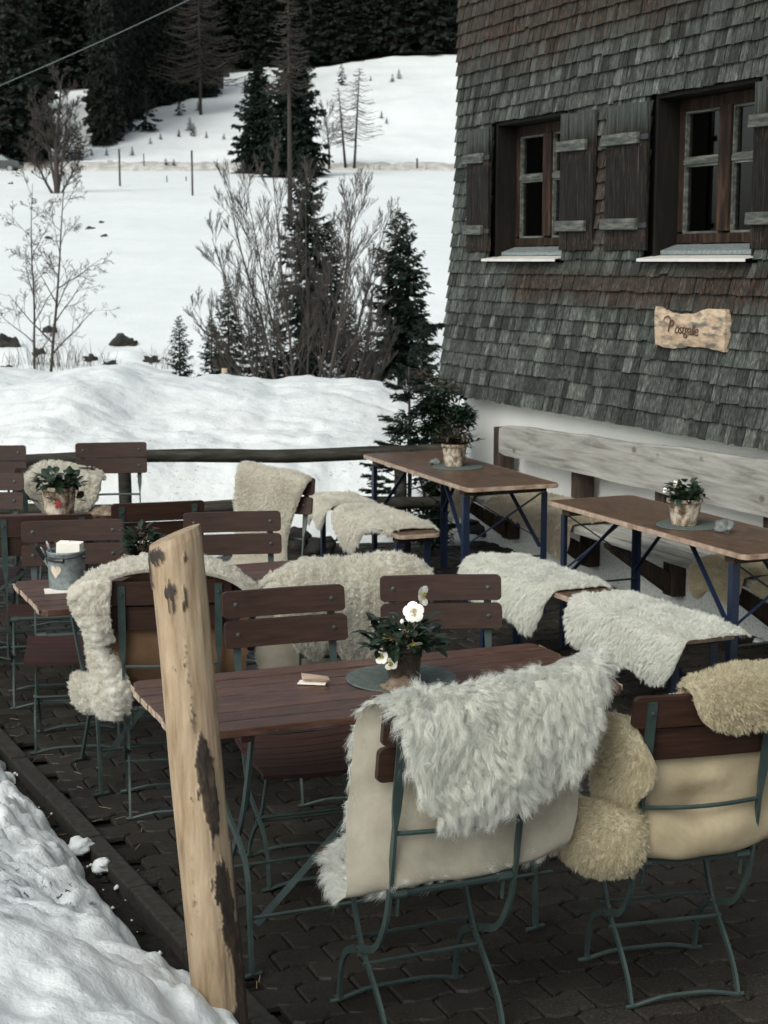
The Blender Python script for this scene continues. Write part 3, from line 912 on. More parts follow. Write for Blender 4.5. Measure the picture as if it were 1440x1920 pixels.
def text_mesh(s_, size, m, parent, loc, rot, name='lettering', ext=.002, shear=.3):
    cu = bpy.data.curves.new(name, 'FONT'); cu.body = s_; cu.size = size; cu.extrude = ext; cu.shear = shear; cu.space_character = .92
    to = bpy.data.objects.new('tmp', cu); COL.objects.link(to)
    bpy.context.view_layer.update()
    me = bpy.data.meshes.new_from_object(to.evaluated_get(bpy.context.evaluated_depsgraph_get()))
    bpy.data.objects.remove(to, do_unlink=True)
    o = link(name, me, m, parent); o.location = loc; o.rotation_euler = rot
    return o
text_mesh('P', .10, M['char'], SG, (.14, -.0305, .085), (PI / 2, 0, 0))
text_mesh('ostgalle', .085, M['char'], SG, (.21, -.0305, .080), (PI / 2, .03, 0))
b_ = MB(); b_.tube([(.175, -.031, .155), (.15, -.031, .172), (.115, -.031, .165), (.10, -.031, .145)], [.003, .005, .004, .002], 5)
b_.build('lettering', M['char'], SG)

# ------------------------------------------------------------------ bench on the house wall
WB = rot_thing('wall_bench', 'long weathered timber bench fixed to the plaster wall', 'bench', 0, 0, 0)
def live(x0, x1, z0f, z1f, y0, y1, name, m, n_=60, parent=WB):
    mb = MB()
    for i in range(n_ + 1):
        x = x0 + (x1 - x0) * i / n_
        a, b = z0f(x), z1f(x)
        mb.v += [(x, y0, a + .006), (x, y0 - .003, (a + b) / 2), (x, y0, b - .008), (x, y0 + .01, b), (x, y1, b), (x, y1, a)]
        if i:
            k = len(mb.v) - 12
            for j in range(6): mb.f.append((k + j, k + (j + 1) % 6, k + 6 + (j + 1) % 6, k + 6 + j))
    mb.f.append(tuple(range(6))); k = len(mb.v) - 6; mb.f.append(tuple(k + 5 - j for j in range(6)))
    return mb.build(name, m, parent)
nn = lambda x, s_: noise.noise(Vector((x * 1.7, s_, 0))) + .5 * noise.noise(Vector((x * 4, s_, 3)))
live(1.0, 6.2, lambda x: .695 + .004 * (x - 1) + .016 * nn(x, 1) - (.0 if x > 1.06 else -.02), lambda x: .905 + .033 * min(3.4, (x - 1)) + .012 * nn(x, 4) - (.0 if x > 1.05 else .015), -.215, -.165, 'backrest', M['benchwood'])
live(.62, 6.2, lambda x: .435, lambda x: .480 + .002 * nn(x, 8), -.55, -.345, 'seat', M['benchwood'])
live(.62, 6.2, lambda x: .435, lambda x: .480 + .002 * nn(x, 9), -.335, -.13, 'seat', M['benchwood'])
for s_ in (.86, 1.95, 2.92, 3.95, 5.0):
    mb = MB()
    mb.box((s_, -.045, .26), (.11, .09, .34)); mb.box((s_, -.105, .66), (.10, .115, .42))
    br = mb.build('bracket', M['darkwood'], WB, bevel=.006)
    mb = MB(); mb.prism([(-.10, .36), (-.47, .375), (-.50, .40), (-.50, .433), (-.10, .433)], s_ - .035, s_ + .035, 'x')
    mb.build('arm', M['darkwood'], br, bevel=.006)
    mb = MB(); mb.prism([(-.09, .10), (-.09, .23), (-.36, .372), (-.47, .372)], s_ - .032, s_ + .032, 'x')
    mb.build('brace', M['darkwood'], br, bevel=.006)

# ================================================================== FURNITURE
def rrect(x0, x1, z0, z1, r, n=4):
    p = []
    for cx, cz, a0 in ((x1 - r, z0 + r, -90), (x1 - r, z1 - r, 0), (x0 + r, z1 - r, 90), (x0 + r, z0 + r, 180)):
        for i in range(n + 1):
            t = rad(a0 + 90 * i / n); p.append((cx + r * math.cos(t), cz + r * math.sin(t)))
    return p
def smooth(path, k=3):
    P = [Vector(p) for p in path]; out = []
    for i in range(len(P) - 1):
        p0 = P[max(i - 1, 0)]; p1 = P[i]; p2 = P[i + 1]; p3 = P[min(i + 2, len(P) - 1)]
        for j in range(k):
            t = j / k
            out.append(.5 * ((2 * p1) + (-p0 + p2) * t + (2 * p0 - 5 * p1 + 4 * p2 - p3) * t * t + (-p0 + 3 * p1 - 3 * p2 + p3) * t ** 3))
    out.append(P[-1]); return out

def make_chair():
    t = thing('folding_chair', 'x', 'chair')
    hw = .168
    # backrest slats, slightly hollowed towards the sitter
    for z0, z1, yb in ((.812, .900, -.266), (.716, .804, -.252)):
        mb = MB(); poly = rrect(-.215, .215, z0, z1, .014, 3)
        ends = [(-.215, .015), (-.2135, .009), (-.210, .0045), (-.205, .0015), (-.199, 0)]
        xe = ends + [(-.199 + .398 * q / 9, 0) for q in range(1, 9)] + [(-a_, b_) for a_, b_ in reversed(ends)]
        n_ = len(xe) - 1
        cols = []
        for i in range(n_ + 1):
            x, e = xe[i]
            y = yb + .10 * x * x * 2 - .004
            cols.append([(x, y + .009, z0 + e), (x, y + .009, z1 - e), (x, y - .009, z1 - e), (x, y - .009, z0 + e)])
        for i, c in enumerate(cols):
            for q in c:
                tilt = (q[2] - .75) * -.18
                mb.v.append((q[0], q[1] + tilt, q[2]))
            if i:
                k = 4 * (i - 1)
                for j in range(4): mb.f.append((k + j, k + (j + 1) % 4, k + 4 + (j + 1) % 4, k + 4 + j))
        mb.f.append((0, 1, 2, 3)); k = 4 * n_; mb.f.append((k + 3, k + 2, k + 1, k))
        sl = mb.build('backrest_slat', M['slat'], t, bevel=.004)
        for sx in (-1, 1):
            b = MB(); zc = (z0 + z1) / 2; y = yb + .2 * hw * hw + (zc - .75) * -.18 - .004
            b.tube([(sx * hw, y + .008, zc), (sx * hw, y + .0115, zc), (sx * hw, y + .0135, zc)], [.0085, .0085, .004], 8)
            b.build('bolt', M['bolt'], sl)
            b = MB(); b.tube([(sx * hw, y - .0185, zc), (sx * hw, y - .022, zc)], [.006, .004], 6); b.build('nut', M['bolt'], sl)
    for sx in (-1, 1):
        x = sx * hw
        p = smooth([(x, -.300, .885), (x, -.272, .73), (x, -.246, .60), (x, -.213, .42), (x, -.185, .33), (x, -.125, .25), (x, -.02, .207), (x, .065, .165), (x, .105, .10), (x, .12, .008)], 3)
        fl = []
        for q in p:
            if q.z > .66: fl.append((.013, .0028))
            elif q.z > .60: k = (q.z - .60) / .06; fl.append((.004 + .009 * k, .009 - .0062 * k))
            else: fl.append((.0042, .0095))
        mb = MB(); mb.tube(p, 0, flat=fl); mb.build('leg', M['green'], t)
        x2 = sx * (hw - .011)
        p = smooth([(x2, .085, .40), (x2, .045, .31), (x2, -.01, .21), (x2, -.10, .13), (x2, -.155, .07), (x2, -.185, .008)], 3)
        mb = MB(); mb.tube(p, 0, flat=[(.0042, .0085)] * len(p)); mb.build('leg', M['green'], t)
        # hinge block and seat link
        b = MB(); b.tube([(x - sx * .006, -.207, .42), (x - sx * .045, -.207, .42)], [.013, .013], 10)
        b.tube([(x - sx * .026, -.207, .41), (x - sx * .026, -.20, .36)], .005, 6)
        b.build('hinge', M['green'], t)
        b = MB(); b.tube([(x - sx * .02, -.01, .207), (x + sx * .008, -.012, .207)], .008, 8); b.build('rivet', M['bolt'], t)
    for (a, b, r, arc) in (((-hw, -.243, .585), (hw, -.243, .585), .0065, -.012), ((-hw, -.207, .42), (hw, -.207, .42), .0085, 0), ((-hw, .03, .215), (hw, .03, .215), .0055, 0), ((-hw, -.045, .175), (hw, -.045, .175), .0055, 0)):
        mb = MB(); a = Vector(a); b = Vector(b)
        mb.tube([a + (b - a) * i / 8 + Vector((0, arc * math.sin(PI * i / 8) * 2, 0)) for i in range(9)], r, 6); mb.build('stretcher', M['green'], t)
    for (y, xx) in ((.122, hw + .025), (-.187, hw + .005)):
        mb = MB(); mb.tube(smooth([(-xx, y, .005), (-xx + .03, y, .007), (-xx + .10, y, .022), (0, y, .024), (xx - .10, y, .022), (xx - .03, y, .007), (xx, y, .005)], 2), .0065, 6)
        mb.build('foot_rail', M['green'], t)
    # seat: narrow dished boards
    mb = MB(); n_ = 7; d0, d1 = -.19, .19
    for i in range(n_):
        y0 = d0 + (d1 - d0) * i / n_ + .002; y1 = d0 + (d1 - d0) * (i + 1) / n_ - .002
        zc = lambda y: .428 - .018 * math.sin(PI * (y + .19) / .38) - (.02 * ((y - .12) / .07) ** 2 if y > .12 else 0)
        m_ = 8
        for k in range(m_ + 1):
            x = -.20 + .40 * k / m_; dz = -.010 * (1 - (x / .2) ** 2)
            mb.v += [(x, y0, zc(y0) + dz), (x, y1, zc(y1) + dz), (x, y1, zc(y1) + dz - .014), (x, y0, zc(y0) + dz - .014)]
            if k:
                q = len(mb.v) - 8
                for j in range(4): mb.f.append((q + j, q + (j + 1) % 4, q + 4 + (j + 1) % 4, q + 4 + j))
        q = len(mb.v) - 4; mb.f.append((q + 3, q + 2, q + 1, q)); q -= 4 * m_; mb.f.append((q, q + 1, q + 2, q + 3))
    mb.build('seat', M['slatdark'], t)
    return t
CH0 = make_chair(); used = [False]
def chair(px, py, ang, label, cam_side=False, group='folding terrace chairs with brown slats', h=.90, pos=None, scale=None):
    """px,py: picture place of the middle of the backrest's top edge"""
    a = rad(ang) + (PI if cam_side else 0)
    p = at(px, py, h) if pos is None else Vector((*pos, 0))
    o = Vector((p.x, p.y, 0)) + Vector((-math.sin(a), math.cos(a), 0)) * .285 * (scale or 1)
    if not used[0]:
        used[0] = True; CH0.scale = (scale or 1,) * 3; CH0.location = o; CH0.rotation_euler = (0, 0, a); CH0['label'] = label; CH0['group'] = group; return CH0
    return dup(CH0, o, a, label, group, ((scale or 1),) * 3)

c3 = chair(876, 1316, 23, 'front chair seen from behind under the shaggy white sheepskin', h=.935, scale=1.04)
c4 = chair(1334, 1296, 14, 'chair at the right edge seen from behind with the yellowish sheepskin')
c1 = chair(531, 1103, 19, 'empty chair left of the hellebore pot behind the front table, both slats facing the camera', True)
c2 = chair(826, 1079, 4, 'empty chair directly behind the hellebore pot, facing the camera', True)
c5 = chair(318, 1087, 9, 'chair behind the log post with curly fleece and brown hide')
c6 = chair(652, 1072, 10, 'chair hidden under the big cream fleece behind the front table')
c7 = chair(136, 976, 10, 'chair behind the zinc bucket facing the camera', True)
c8 = chair(435, 960, 9, 'chair right of the log post top, facing the camera in front of the snow', True)
c9 = chair(296, 941, 16, 'dark chair seen from behind above the small leafy planter')
c10 = chair(80, 965, 11, 'dark chair seen from behind, left of the bucket at the second row')
c11 = chair(103, 876, 1, 'chair seen from behind carrying the fleece behind the star pot')
c12 = chair(208, 830, 9, 'chair standing free against the fence rail, its two slats above the rail', True)
c13 = chair(-20, 836, 8, 'chair cut by the left picture edge standing at the fence rail', True)
c14 = chair(-34, 888, 4, 'chair cut by the left picture edge below the fence rail, beside the fleece', True)
c15 = chair(518, 893, -20, 'chair under the cream sheepskin at the left end of the far bench', True)

def slat_table(cn, D, L, Wd, label, group='slatted folding tables', hgt=.74):
    """cn: far left corner, D: direction of long side (unit), width goes towards the camera"""
    yaw = math.atan2(D.y, D.x); Pn = Vector((D.y, -D.x))
    c = Vector((cn.x, cn.y)) + D * L / 2 + Pn * Wd / 2
    t = thing('slatted_table', label, 'table', (c.x, c.y, 0), yaw, group)
    n_ = 7; wp = Wd / n_
    mb = MB(); me = {-1: MB(), 1: MB()}; random.seed(int(L * 100))
    for i in range(n_):
        y = -Wd / 2 + wp * (i + .5)
        cut = .026 if i in (0, n_ - 1) else .0
        sg = -1 if i == 0 else 1
        x0 = -L / 2 + random.uniform(-.003, .003); x1 = L / 2 + random.uniform(-.003, .003)
        ya, yb = y - wp / 2 + .003, y + wp / 2 - .003
        if cut:
            if sg < 0: poly = [(x0 + cut, ya), (x1 - cut, ya), (x1 - .01, ya + cut * .6), (x1, yb), (x0, yb), (x0 + .01, ya + cut * .6)]
            else: poly = [(x0, ya), (x1, ya), (x1 - .01, yb - cut * .6), (x1 - cut, yb), (x0 + cut, yb), (x0 + .01, yb - cut * .6)]
        else: poly = [(x0, ya), (x1, ya), (x1, yb), (x0, yb)]
        zt = hgt + random.uniform(-.0015, .0015)
        mb.prism(poly, zt - .024, zt)
        for xx, sgn in ((x0, -1), (x1, 1)):
            lo, hi = (ya + cut if sg < 0 and cut else ya), (yb - cut if sg > 0 and cut else yb)
            me[sgn].box((xx + sgn * .0008, (lo + hi) / 2, zt - .011), (.004, hi - lo - .006, .018))
    mb.build('table_top', M['plank'], t, bevel=.003)
    for q in me.values(): q.build('end_grain', M['endgrain'], t, bevel=.001)
    for xx in (-L / 2 + .2, L / 2 - .2):
        b = MB(); b.box((xx, 0, hgt - .036), (.03, Wd - .06, .022)); b.build('batten', M['slatdark'], t)
    for sx in (-1, 1):
        X = sx * (L / 2 - .24)
        yn, yf = -Wd / 2 + .05, Wd / 2 - .05
        # leg A: from the near top edge down to a near foot; leg B: near top edge to far foot; both crossing
        pa = smooth([(X - .03, yf, hgt - .04), (X - .03, (yn + yf) / 2 + .02, .44), (X - .03, yn + .05, .33), (X - .03, yn + .01, .16), (X - .03, yn, .01)], 3)
        pb = smooth([(X + .0, yn + .06, hgt - .04), (X, yn + .13, .50), (X, yn + .19, .38), (X, (yn + yf) / 2 + .06, .22), (X, yf - .04, .01)], 3)
        pc = [(X + .028, yn + .16, hgt - .04), (X + .02, yn + .15, .56), (X + .012, yn + .17, .43)]
        for p in (pa, pb):
            m_ = MB(); m_.tube(p, 0, flat=[(.0045, .0125)] * len(p)); m_.build('leg', M['green'], t)
        m_ = MB(); m_.tube(pc, 0, flat=[(.0035, .008)] * 3); m_.build('leg_stay', M['green'], t)
        m_ = MB(); m_.tube([(X - .07, yn + .05, hgt - .035), (X + .07, yn + .05, hgt - .035)], .007, 6); m_.build('pivot_bar', M['green'], t)
        for (y, zz) in ((yn, .01), (yf - .04, .01)):
            m_ = MB(); m_.tube([(X + (-.03 if y == yn else 0) - .035, y - .01, .006), (X + (-.03 if y == yn else 0) + .03, y, .008)], .007, 6); m_.build('foot', M['green'], t)
    for (y, z) in ((-Wd / 2 + .06, .17), (Wd / 2 - .16, .17)):
        m_ = MB(); m_.tube([(-L / 2 + .21, y, z), (L / 2 - .21, y, z)], .006, 6); m_.build('stretcher', M['green'], t)
    # long diagonal stay
    m_ = MB(); m_.tube([(-L / 2 + .24, yn + .05, .13), (-.02, .0, .40), (L / 2 - .24, yf - .1, .62)], 0, flat=[(.010, .0035)] * 3); m_.build('stay', M['green'], t)
    return t
P = lambda x, y: Vector((x, y))
dA = P(math.cos(rad(21.5)), math.sin(rad(21.5)))
TA = slat_table(P(-.775, 4.705), dA, 1.375, .61, 'front slatted table with the white hellebore pot and folded napkins')
dB = P(math.cos(rad(23)), math.sin(rad(23)))
TB = slat_table(P(-1.48, 6.24), dB, 1.21, .60, 'second slatted table carrying the zinc bucket with the heart')
dC = P(math.cos(rad(12)), math.sin(rad(12)))
TC = slat_table(P(-2.52, 7.82), dC, 1.20, .56, 'slatted table at the left edge under the bark pot with the red star')
TD = slat_table(P(-3.1, 9.55), P(1, .03).normalized(), 1.15, .5, 'half hidden slatted table behind the fleece at the left, near the fence')

def beer_table(c, D, L, Wd, hgt, label, kind='table', group=None, name='beer_table'):
    yaw = math.atan2(D.y, D.x)
    t = thing(name, label, kind, (c.x, c.y, 0), yaw, group)
    mb = MB(); mb.prism(rrect(-L / 2 + .002, L / 2 - .002, -Wd / 2 + .002, Wd / 2 - .002, .04, 5), hgt - .024, hgt)
    mb.build('board', M['beertop'], t, bevel=.003)
    mb = MB()
    pl = rrect(-L / 2, L / 2, -Wd / 2, Wd / 2, .042, 5); pi_ = rrect(-L / 2 + .006, L / 2 - .006, -Wd / 2 + .006, Wd / 2 - .006, .036, 5)
    n_ = len(pl)
    for z0, z1 in ((hgt - .0215, hgt - .0035),):
        vs = [(a, b, z0) for a, b in pl] + [(a, b, z1) for a, b in pl] + [(a, b, z1 + .0045) for a, b in pi_] + [(a, b, z0) for a, b in pi_]
        fs = []
        for i in range(n_):
            j = (i + 1) % n_
            fs += [(i, j, n_ + j, n_ + i), (n_ + i, n_ + j, 2 * n_ + j, 2 * n_ + i), (3 * n_ + i, 3 * n_ + j, j, i), (2 * n_ + i, 2 * n_ + j, 3 * n_ + j, 3 * n_ + i)]
        mb.add(vs, fs)
    mb.build('edge', M['beeredge'], t)
    ins = .13 if kind == 'table' else .12
    for sx in (-1, 1):
        X = sx * (L / 2 - ins)
        b = MB(); b.box((X - sx * .02, 0, hgt - .042), (.07, Wd - .06, .035)); b.build('batten', M['darkwood'], t, bevel=.003)
        lw = .034 if kind == 'table' else .030
        for sy in (-1, 1):
            Y = sy * (Wd / 2 - .045)
            m_ = MB(); z1 = hgt - .06
            m_.box((X, Y + sy * .017, z1 / 2), (lw, .004, z1)); m_.box((X + sx * (lw / 2 - .002), Y - .002 * sy, z1 / 2), (.004, .034, z1))
            m_.build('leg', M['blue'], t)
        m_ = MB(); zr = hgt * .44
        m_.tube([(X, -Wd / 2 + .05, zr), (X, Wd / 2 - .05, zr)], .0055, 6); m_.build('cross_rod', M['darkmetal'], t)
        if kind == 'table':
            for s in (-1, 1):
                m_ = MB(); m_.beam((X + .006 * s, s * (-Wd / 2 + .05), zr + .09), (X + .006 * s, s * (Wd / 2 - .06), hgt - .065), .004, .018, (1, 0, 0)); m_.build('cross_brace', M['blue'], t)
            m_ = MB(); m_.beam((X - sx * .01, -Wd / 2 + .055, zr + .05), (X - sx * .42, -Wd / 2 + .10, hgt - .035), .005, .024, (0, 1, 0)); m_.build('strut', M['blue'], t)
            m_ = MB(); m_.beam((X - sx * .01, Wd / 2 - .055, zr + .05), (X - sx * .42, Wd / 2 - .10, hgt - .035), .005, .024, (0, 1, 0)); m_.build('strut', M['blue'], t)
        else:
            m_ = MB(); m_.beam((X - sx * .01, 0, zr), (X - sx * .28, 0, hgt - .03), .02, .004); m_.build('strut', M['blue'], t)
    return t
D1 = P(.602, -1.579).normalized(); n1 = P(-D1.y, D1.x)   # n1 points right/away
q = P(.458, 8.67)
T1 = beer_table(q - D1 * .845 + n1 * .285, D1, 1.69, .57, .765, 'farther beer garden table with bark pot of conifer sprigs near the fence corner', group='beer garden tables with blue legs')
D2 = P(.67, -1.553).normalized(); n2 = P(-D2.y, D2.x)
T2 = beer_table(P(.844, 8.239) + D2 * .86 + n2 * .26, D2, 1.72, .52, .765, 'nearer beer garden table at the right edge with round pot and grey stone', group='beer garden tables with blue legs')
b1 = beer_table(P(.083, 8.799) - D1 * .78 + n1 * .13, D1, 1.56, .26, .48, 'far narrow bench with two sheepskins in front of the farther beer table', 'bench', 'narrow benches with blue legs', 'beer_bench')
D3 = P(.408, -.913).normalized(); n3 = P(-D3.y, D3.x)
b2 = beer_table(P(.424, 8.076) + D3 * .96 + n3 * .14, D3, 1.92, .28, .48, 'near narrow bench with two long haired white sheepskins', 'bench', 'narrow benches with blue legs', 'beer_bench')
b3 = beer_table(P(1.40, 5.93) + D3 * .86 + n3 * .14, D3, 1.72, .28, .48, 'narrow bench of which only the end shows at the right edge', 'bench', 'narrow benches with blue legs', 'beer_bench')

# ------------------------------------------------------------------ fence
FN = thing('log_fence', 'low fence of dark weathered logs in front of the snow bank', 'fence', (0, 0, 0))
def log(path, r, name, parent=FN, m='rail', n=12, seed=1, wob=.1):
    mb = MB(); pts = smooth(path, 6); b = len(mb.v)
    rs = [r * (1 + wob * noise.noise(Vector((i * .35, seed, 0)))) for i in range(len(pts))]
    mb.tube(pts, rs, n); return mb.build(name, M[m], parent, True)
fy = lambda x: 10.62 + .13 * (x + 1.7)
for (xa, xb, zc, r) in ((-4.2, .52, .715, .045), (-4.2, .5, .370, .045)):
    pts = [(x, fy(x) - .075, zc + .012 * math.sin(x * 3.1 + zc * 9) + .006 * x) for x in np.linspace(xa, xb, 9)]
    log(pts, r, 'rail', seed=zc)
for x in (-3.6, -1.74, .11):
    log([(x, fy(x) + .01, -.1), (x + .004, fy(x) + .01, .4), (x, fy(x) + .01, .73)], .044, 'post', seed=x)

# ------------------------------------------------------------------ peeled log post in the foreground
def log_post():
    t = thing('log_post', 'thick peeled log post with dark bark remains leaning in the foreground', 'post', (0, 0, 0))
    top = aty(327, 1003, 3.62); bot = aty(430, 2090, 3.62); bot.z = min(bot.z, -.02)
    ax = (top - bot); L = ax.length; ax.normalize()
    sx = ax.cross(Vector((0, 1, 0))).normalized(); sy = sx.cross(ax)   # sx ~ right, sy ~ ?
    if sx.x < 0: sx = -sx
    toward = -Vector((0, 1, 0)); toward = (toward - ax * toward.dot(ax)).normalized()
    right = Vector((1, 0, 0)); right = (right - ax * right.dot(ax)).normalized()
    nu, nv = 120, 420
    # bark remains: (side angle deg: -90 left .. 90 right, height fraction from the top, half width deg, half height)
    pat = [(-44, .020, 26, .014), (-66, .040, 10, .035), (-9, .092, 9, .026), (-14, .082, 7, .014), (19, .098, 6, .020), (24, .035, 7, .008),
           (4, .20, 3, .004), (11, .27, 1.6, .06), (27, .395, 20, .070), (33, .44, 18, .060), (24, .345, 7, .03), (26, .500, 6, .015), (9, .20, 1.0, .05), (-24, .58, 1.0, .06),
           (42, .585, 20, .050), (52, .64, 22, .06), (66, .74, 16, .12), (50, .69, 7, .03), (50, .86, 34, .060), (34, .91, 34, .05), (40, .97, 50, .07),
           (-6, .43, 3, .005), (-8, .80, 3.5, .008), (-22, .21, 2.2, .003), (-40, .66, 2.5, .005), (14, .57, 4, .012)]
    V = []; pc = []
    for j in range(nv):
        v = j / (nv - 1)          # 0 top .. 1 bottom
        h = L * (1 - v)
        for i in range(nu):
            th = 2 * PI * i / nu   # 0 = towards camera
            a = math.degrees(math.atan2(math.sin(th), math.cos(th)))
            r = .0635 + .000 * v
            r *= 1 + .045 * noise.noise(Vector((math.cos(th) * 1.2, math.sin(th) * 1.2, v * 3))) + .016 * noise.noise(Vector((math.cos(th) * 9, math.sin(th) * 9, v * 9))) + .006 * noise.noise(Vector((math.cos(th) * 26, math.sin(th) * 26, v * 6)))
            # flattened facet on the right of the front
            if 12 < a < 80: r *= 1 - .05 * math.sin(PI * (a - 12) / 68)
            m = -9
            na = a + 9 * noise.fractal(Vector((math.cos(th) * 6, math.sin(th) * 6, v * 34)), 1, 2, 4)
            nvv = v + .012 * noise.fractal(Vector((math.cos(th) * 11, math.sin(th) * 11 + 5, v * 12)), 1, 2, 4)
            for (pa, pv, wa, wv) in pat:
                q = 1 - math.hypot((na - pa) / wa, (nvv - pv) / wv)
                m = max(m, q * min(wa, 20) / 12)
            if a > 70 and v > .52: m = max(m, .5 * (v - .5) + (a - 80) * .01)
            k = max(0, min(1, m * 9 + .2))
            r += .0028 * k - .0015 * (1 - k) + .0012 * noise.noise(Vector((math.cos(th) * 20, math.sin(th) * 20, v * 60))) * k
            c = bot + ax * h
            if v < .012: r *= .95 + 4 * v + .03 * noise.noise(Vector((math.cos(th) * 5, math.sin(th) * 5, 1)))
            c = c + toward * (.0 ) 
            cut = .016 * math.cos(th - 2.0) * max(0, 1 - v * 12)   # top sawn at a slant
            p = c + (toward * math.cos(th) + right * math.sin(th)) * r + ax * (.02 * math.sin(th) * max(0, 1 - v * 8))
            V.append(p); pc.append(k)
    idx = np.arange(nu * nv).reshape(nv, nu); nxt = np.roll(idx, -1, axis=1)
    F = np.stack([idx[:-1], idx[1:], nxt[1:], nxt[:-1]], -1).reshape(-1, 4)
    o = npmesh('log', [tuple(p) for p in V], F, M['post'], t, True)
    at_ = o.data.attributes.new('patch', 'FLOAT', 'POINT'); at_.data.foreach_set('value', pc)
    mb = MB(); ring = [V[i] for i in range(nu)]; cc = sum(ring, Vector()) / nu
    mb.add([tuple(p) for p in ring] + [tuple(cc + ax * .003)], [(i, (i + 1) % nu, nu) for i in range(nu)])
    mb.build('sawn_end', M['post'], t)
    return t
log_post()

# ================================================================== SHEEPSKINS
rng = np.random.default_rng(7)
def cr_eval(C, n):
    """Catmull-Rom along axis 0 of array C (k, ...), n samples"""
    k = C.shape[0]; t = np.linspace(0, k - 1, n); i = np.minimum(t.astype(int), k - 2); f = (t - i)
    f = f.reshape((-1,) + (1,) * (C.ndim - 1))
    p0 = C[np.maximum(i - 1, 0)]; p1 = C[i]; p2 = C[i + 1]; p3 = C[np.minimum(i + 2, k - 1)]
    return .5 * (2 * p1 + (-p0 + p2) * f + (2 * p0 - 5 * p1 + 4 * p2 - p3) * f ** 2 + (-p0 + 3 * p1 - 3 * p2 + p3) * f ** 3)
def wig(s_, n, amp, seed, corner):
    """wavy border inset along a side, rounding towards the corners"""
    t = np.linspace(0, 1, n)
    r = np.array([noise.fractal(Vector((q * s_, seed * 3.7, 0)), 1, 2, 3) for q in t])
    c = np.abs(2 * t - 1) ** 5 * corner
    return np.clip(amp * .6 + amp * r, 0, .3) + c
def patch(C, nu=70, nv=70, wob=.035, corner=.05, seed=1, sheet=.006):
    C = np.array(C, dtype=float)
    G = cr_eval(C, 160); G = np.swapaxes(cr_eval(np.swapaxes(G, 0, 1), 160), 0, 1)   # rows v, cols u
    eL, eR = wig(4, nv, wob, seed, corner), wig(4, nv, wob, seed + 1, corner)
    eB, eT = wig(4, nu, wob, seed + 2, corner), wig(4, nu, wob, seed + 3, corner)
    u0 = np.linspace(0, 1, nu); v0 = np.linspace(0, 1, nv); U, Vv = np.meshgrid(u0, v0)
    Uu = eL[:, None] * (1 - U) + (1 - eR[:, None]) * U; VV = eB[None, :] * (1 - Vv) + (1 - eT[None, :]) * Vv
    a = np.clip(Uu, 0, 1) * 159; b = np.clip(VV, 0, 1) * 159
    ia = np.minimum(a.astype(int), 158); ib = np.minimum(b.astype(int), 158); fa = (a - ia)[..., None]; fb = (b - ib)[..., None]
    Pt = (G[ib, ia] * (1 - fa) + G[ib, ia + 1] * fa) * (1 - fb) + (G[ib + 1, ia] * (1 - fa) + G[ib + 1, ia + 1] * fa) * fb
    if sheet:
        n_ = normals(Pt)
        w_ = np.array([[noise.noise(Vector((Pt[j, i, 0] * 9, Pt[j, i, 1] * 9, Pt[j, i, 2] * 9 + seed))) for i in range(0, nu, 3)] for j in range(0, nv, 3)])
        w_ = cr_eval(np.swapaxes(cr_eval(w_, nv), 0, 1), nu).T
        Pt = Pt + n_ * w_[..., None] * sheet
    return Pt
def normals(Pt):
    du = np.gradient(Pt, axis=1); dv = np.gradient(Pt, axis=0); n_ = np.cross(du, dv)
    return n_ / (np.linalg.norm(n_, axis=2, keepdims=True) + 1e-9)
def gridfaces(nv, nu, flip=False):
    idx = np.arange(nu * nv).reshape(nv, nu)
    F = np.stack([idx[:-1, :-1], idx[:-1, 1:], idx[1:, 1:], idx[1:, :-1]], -1).reshape(-1, 4)
    return F[:, ::-1] if flip else F
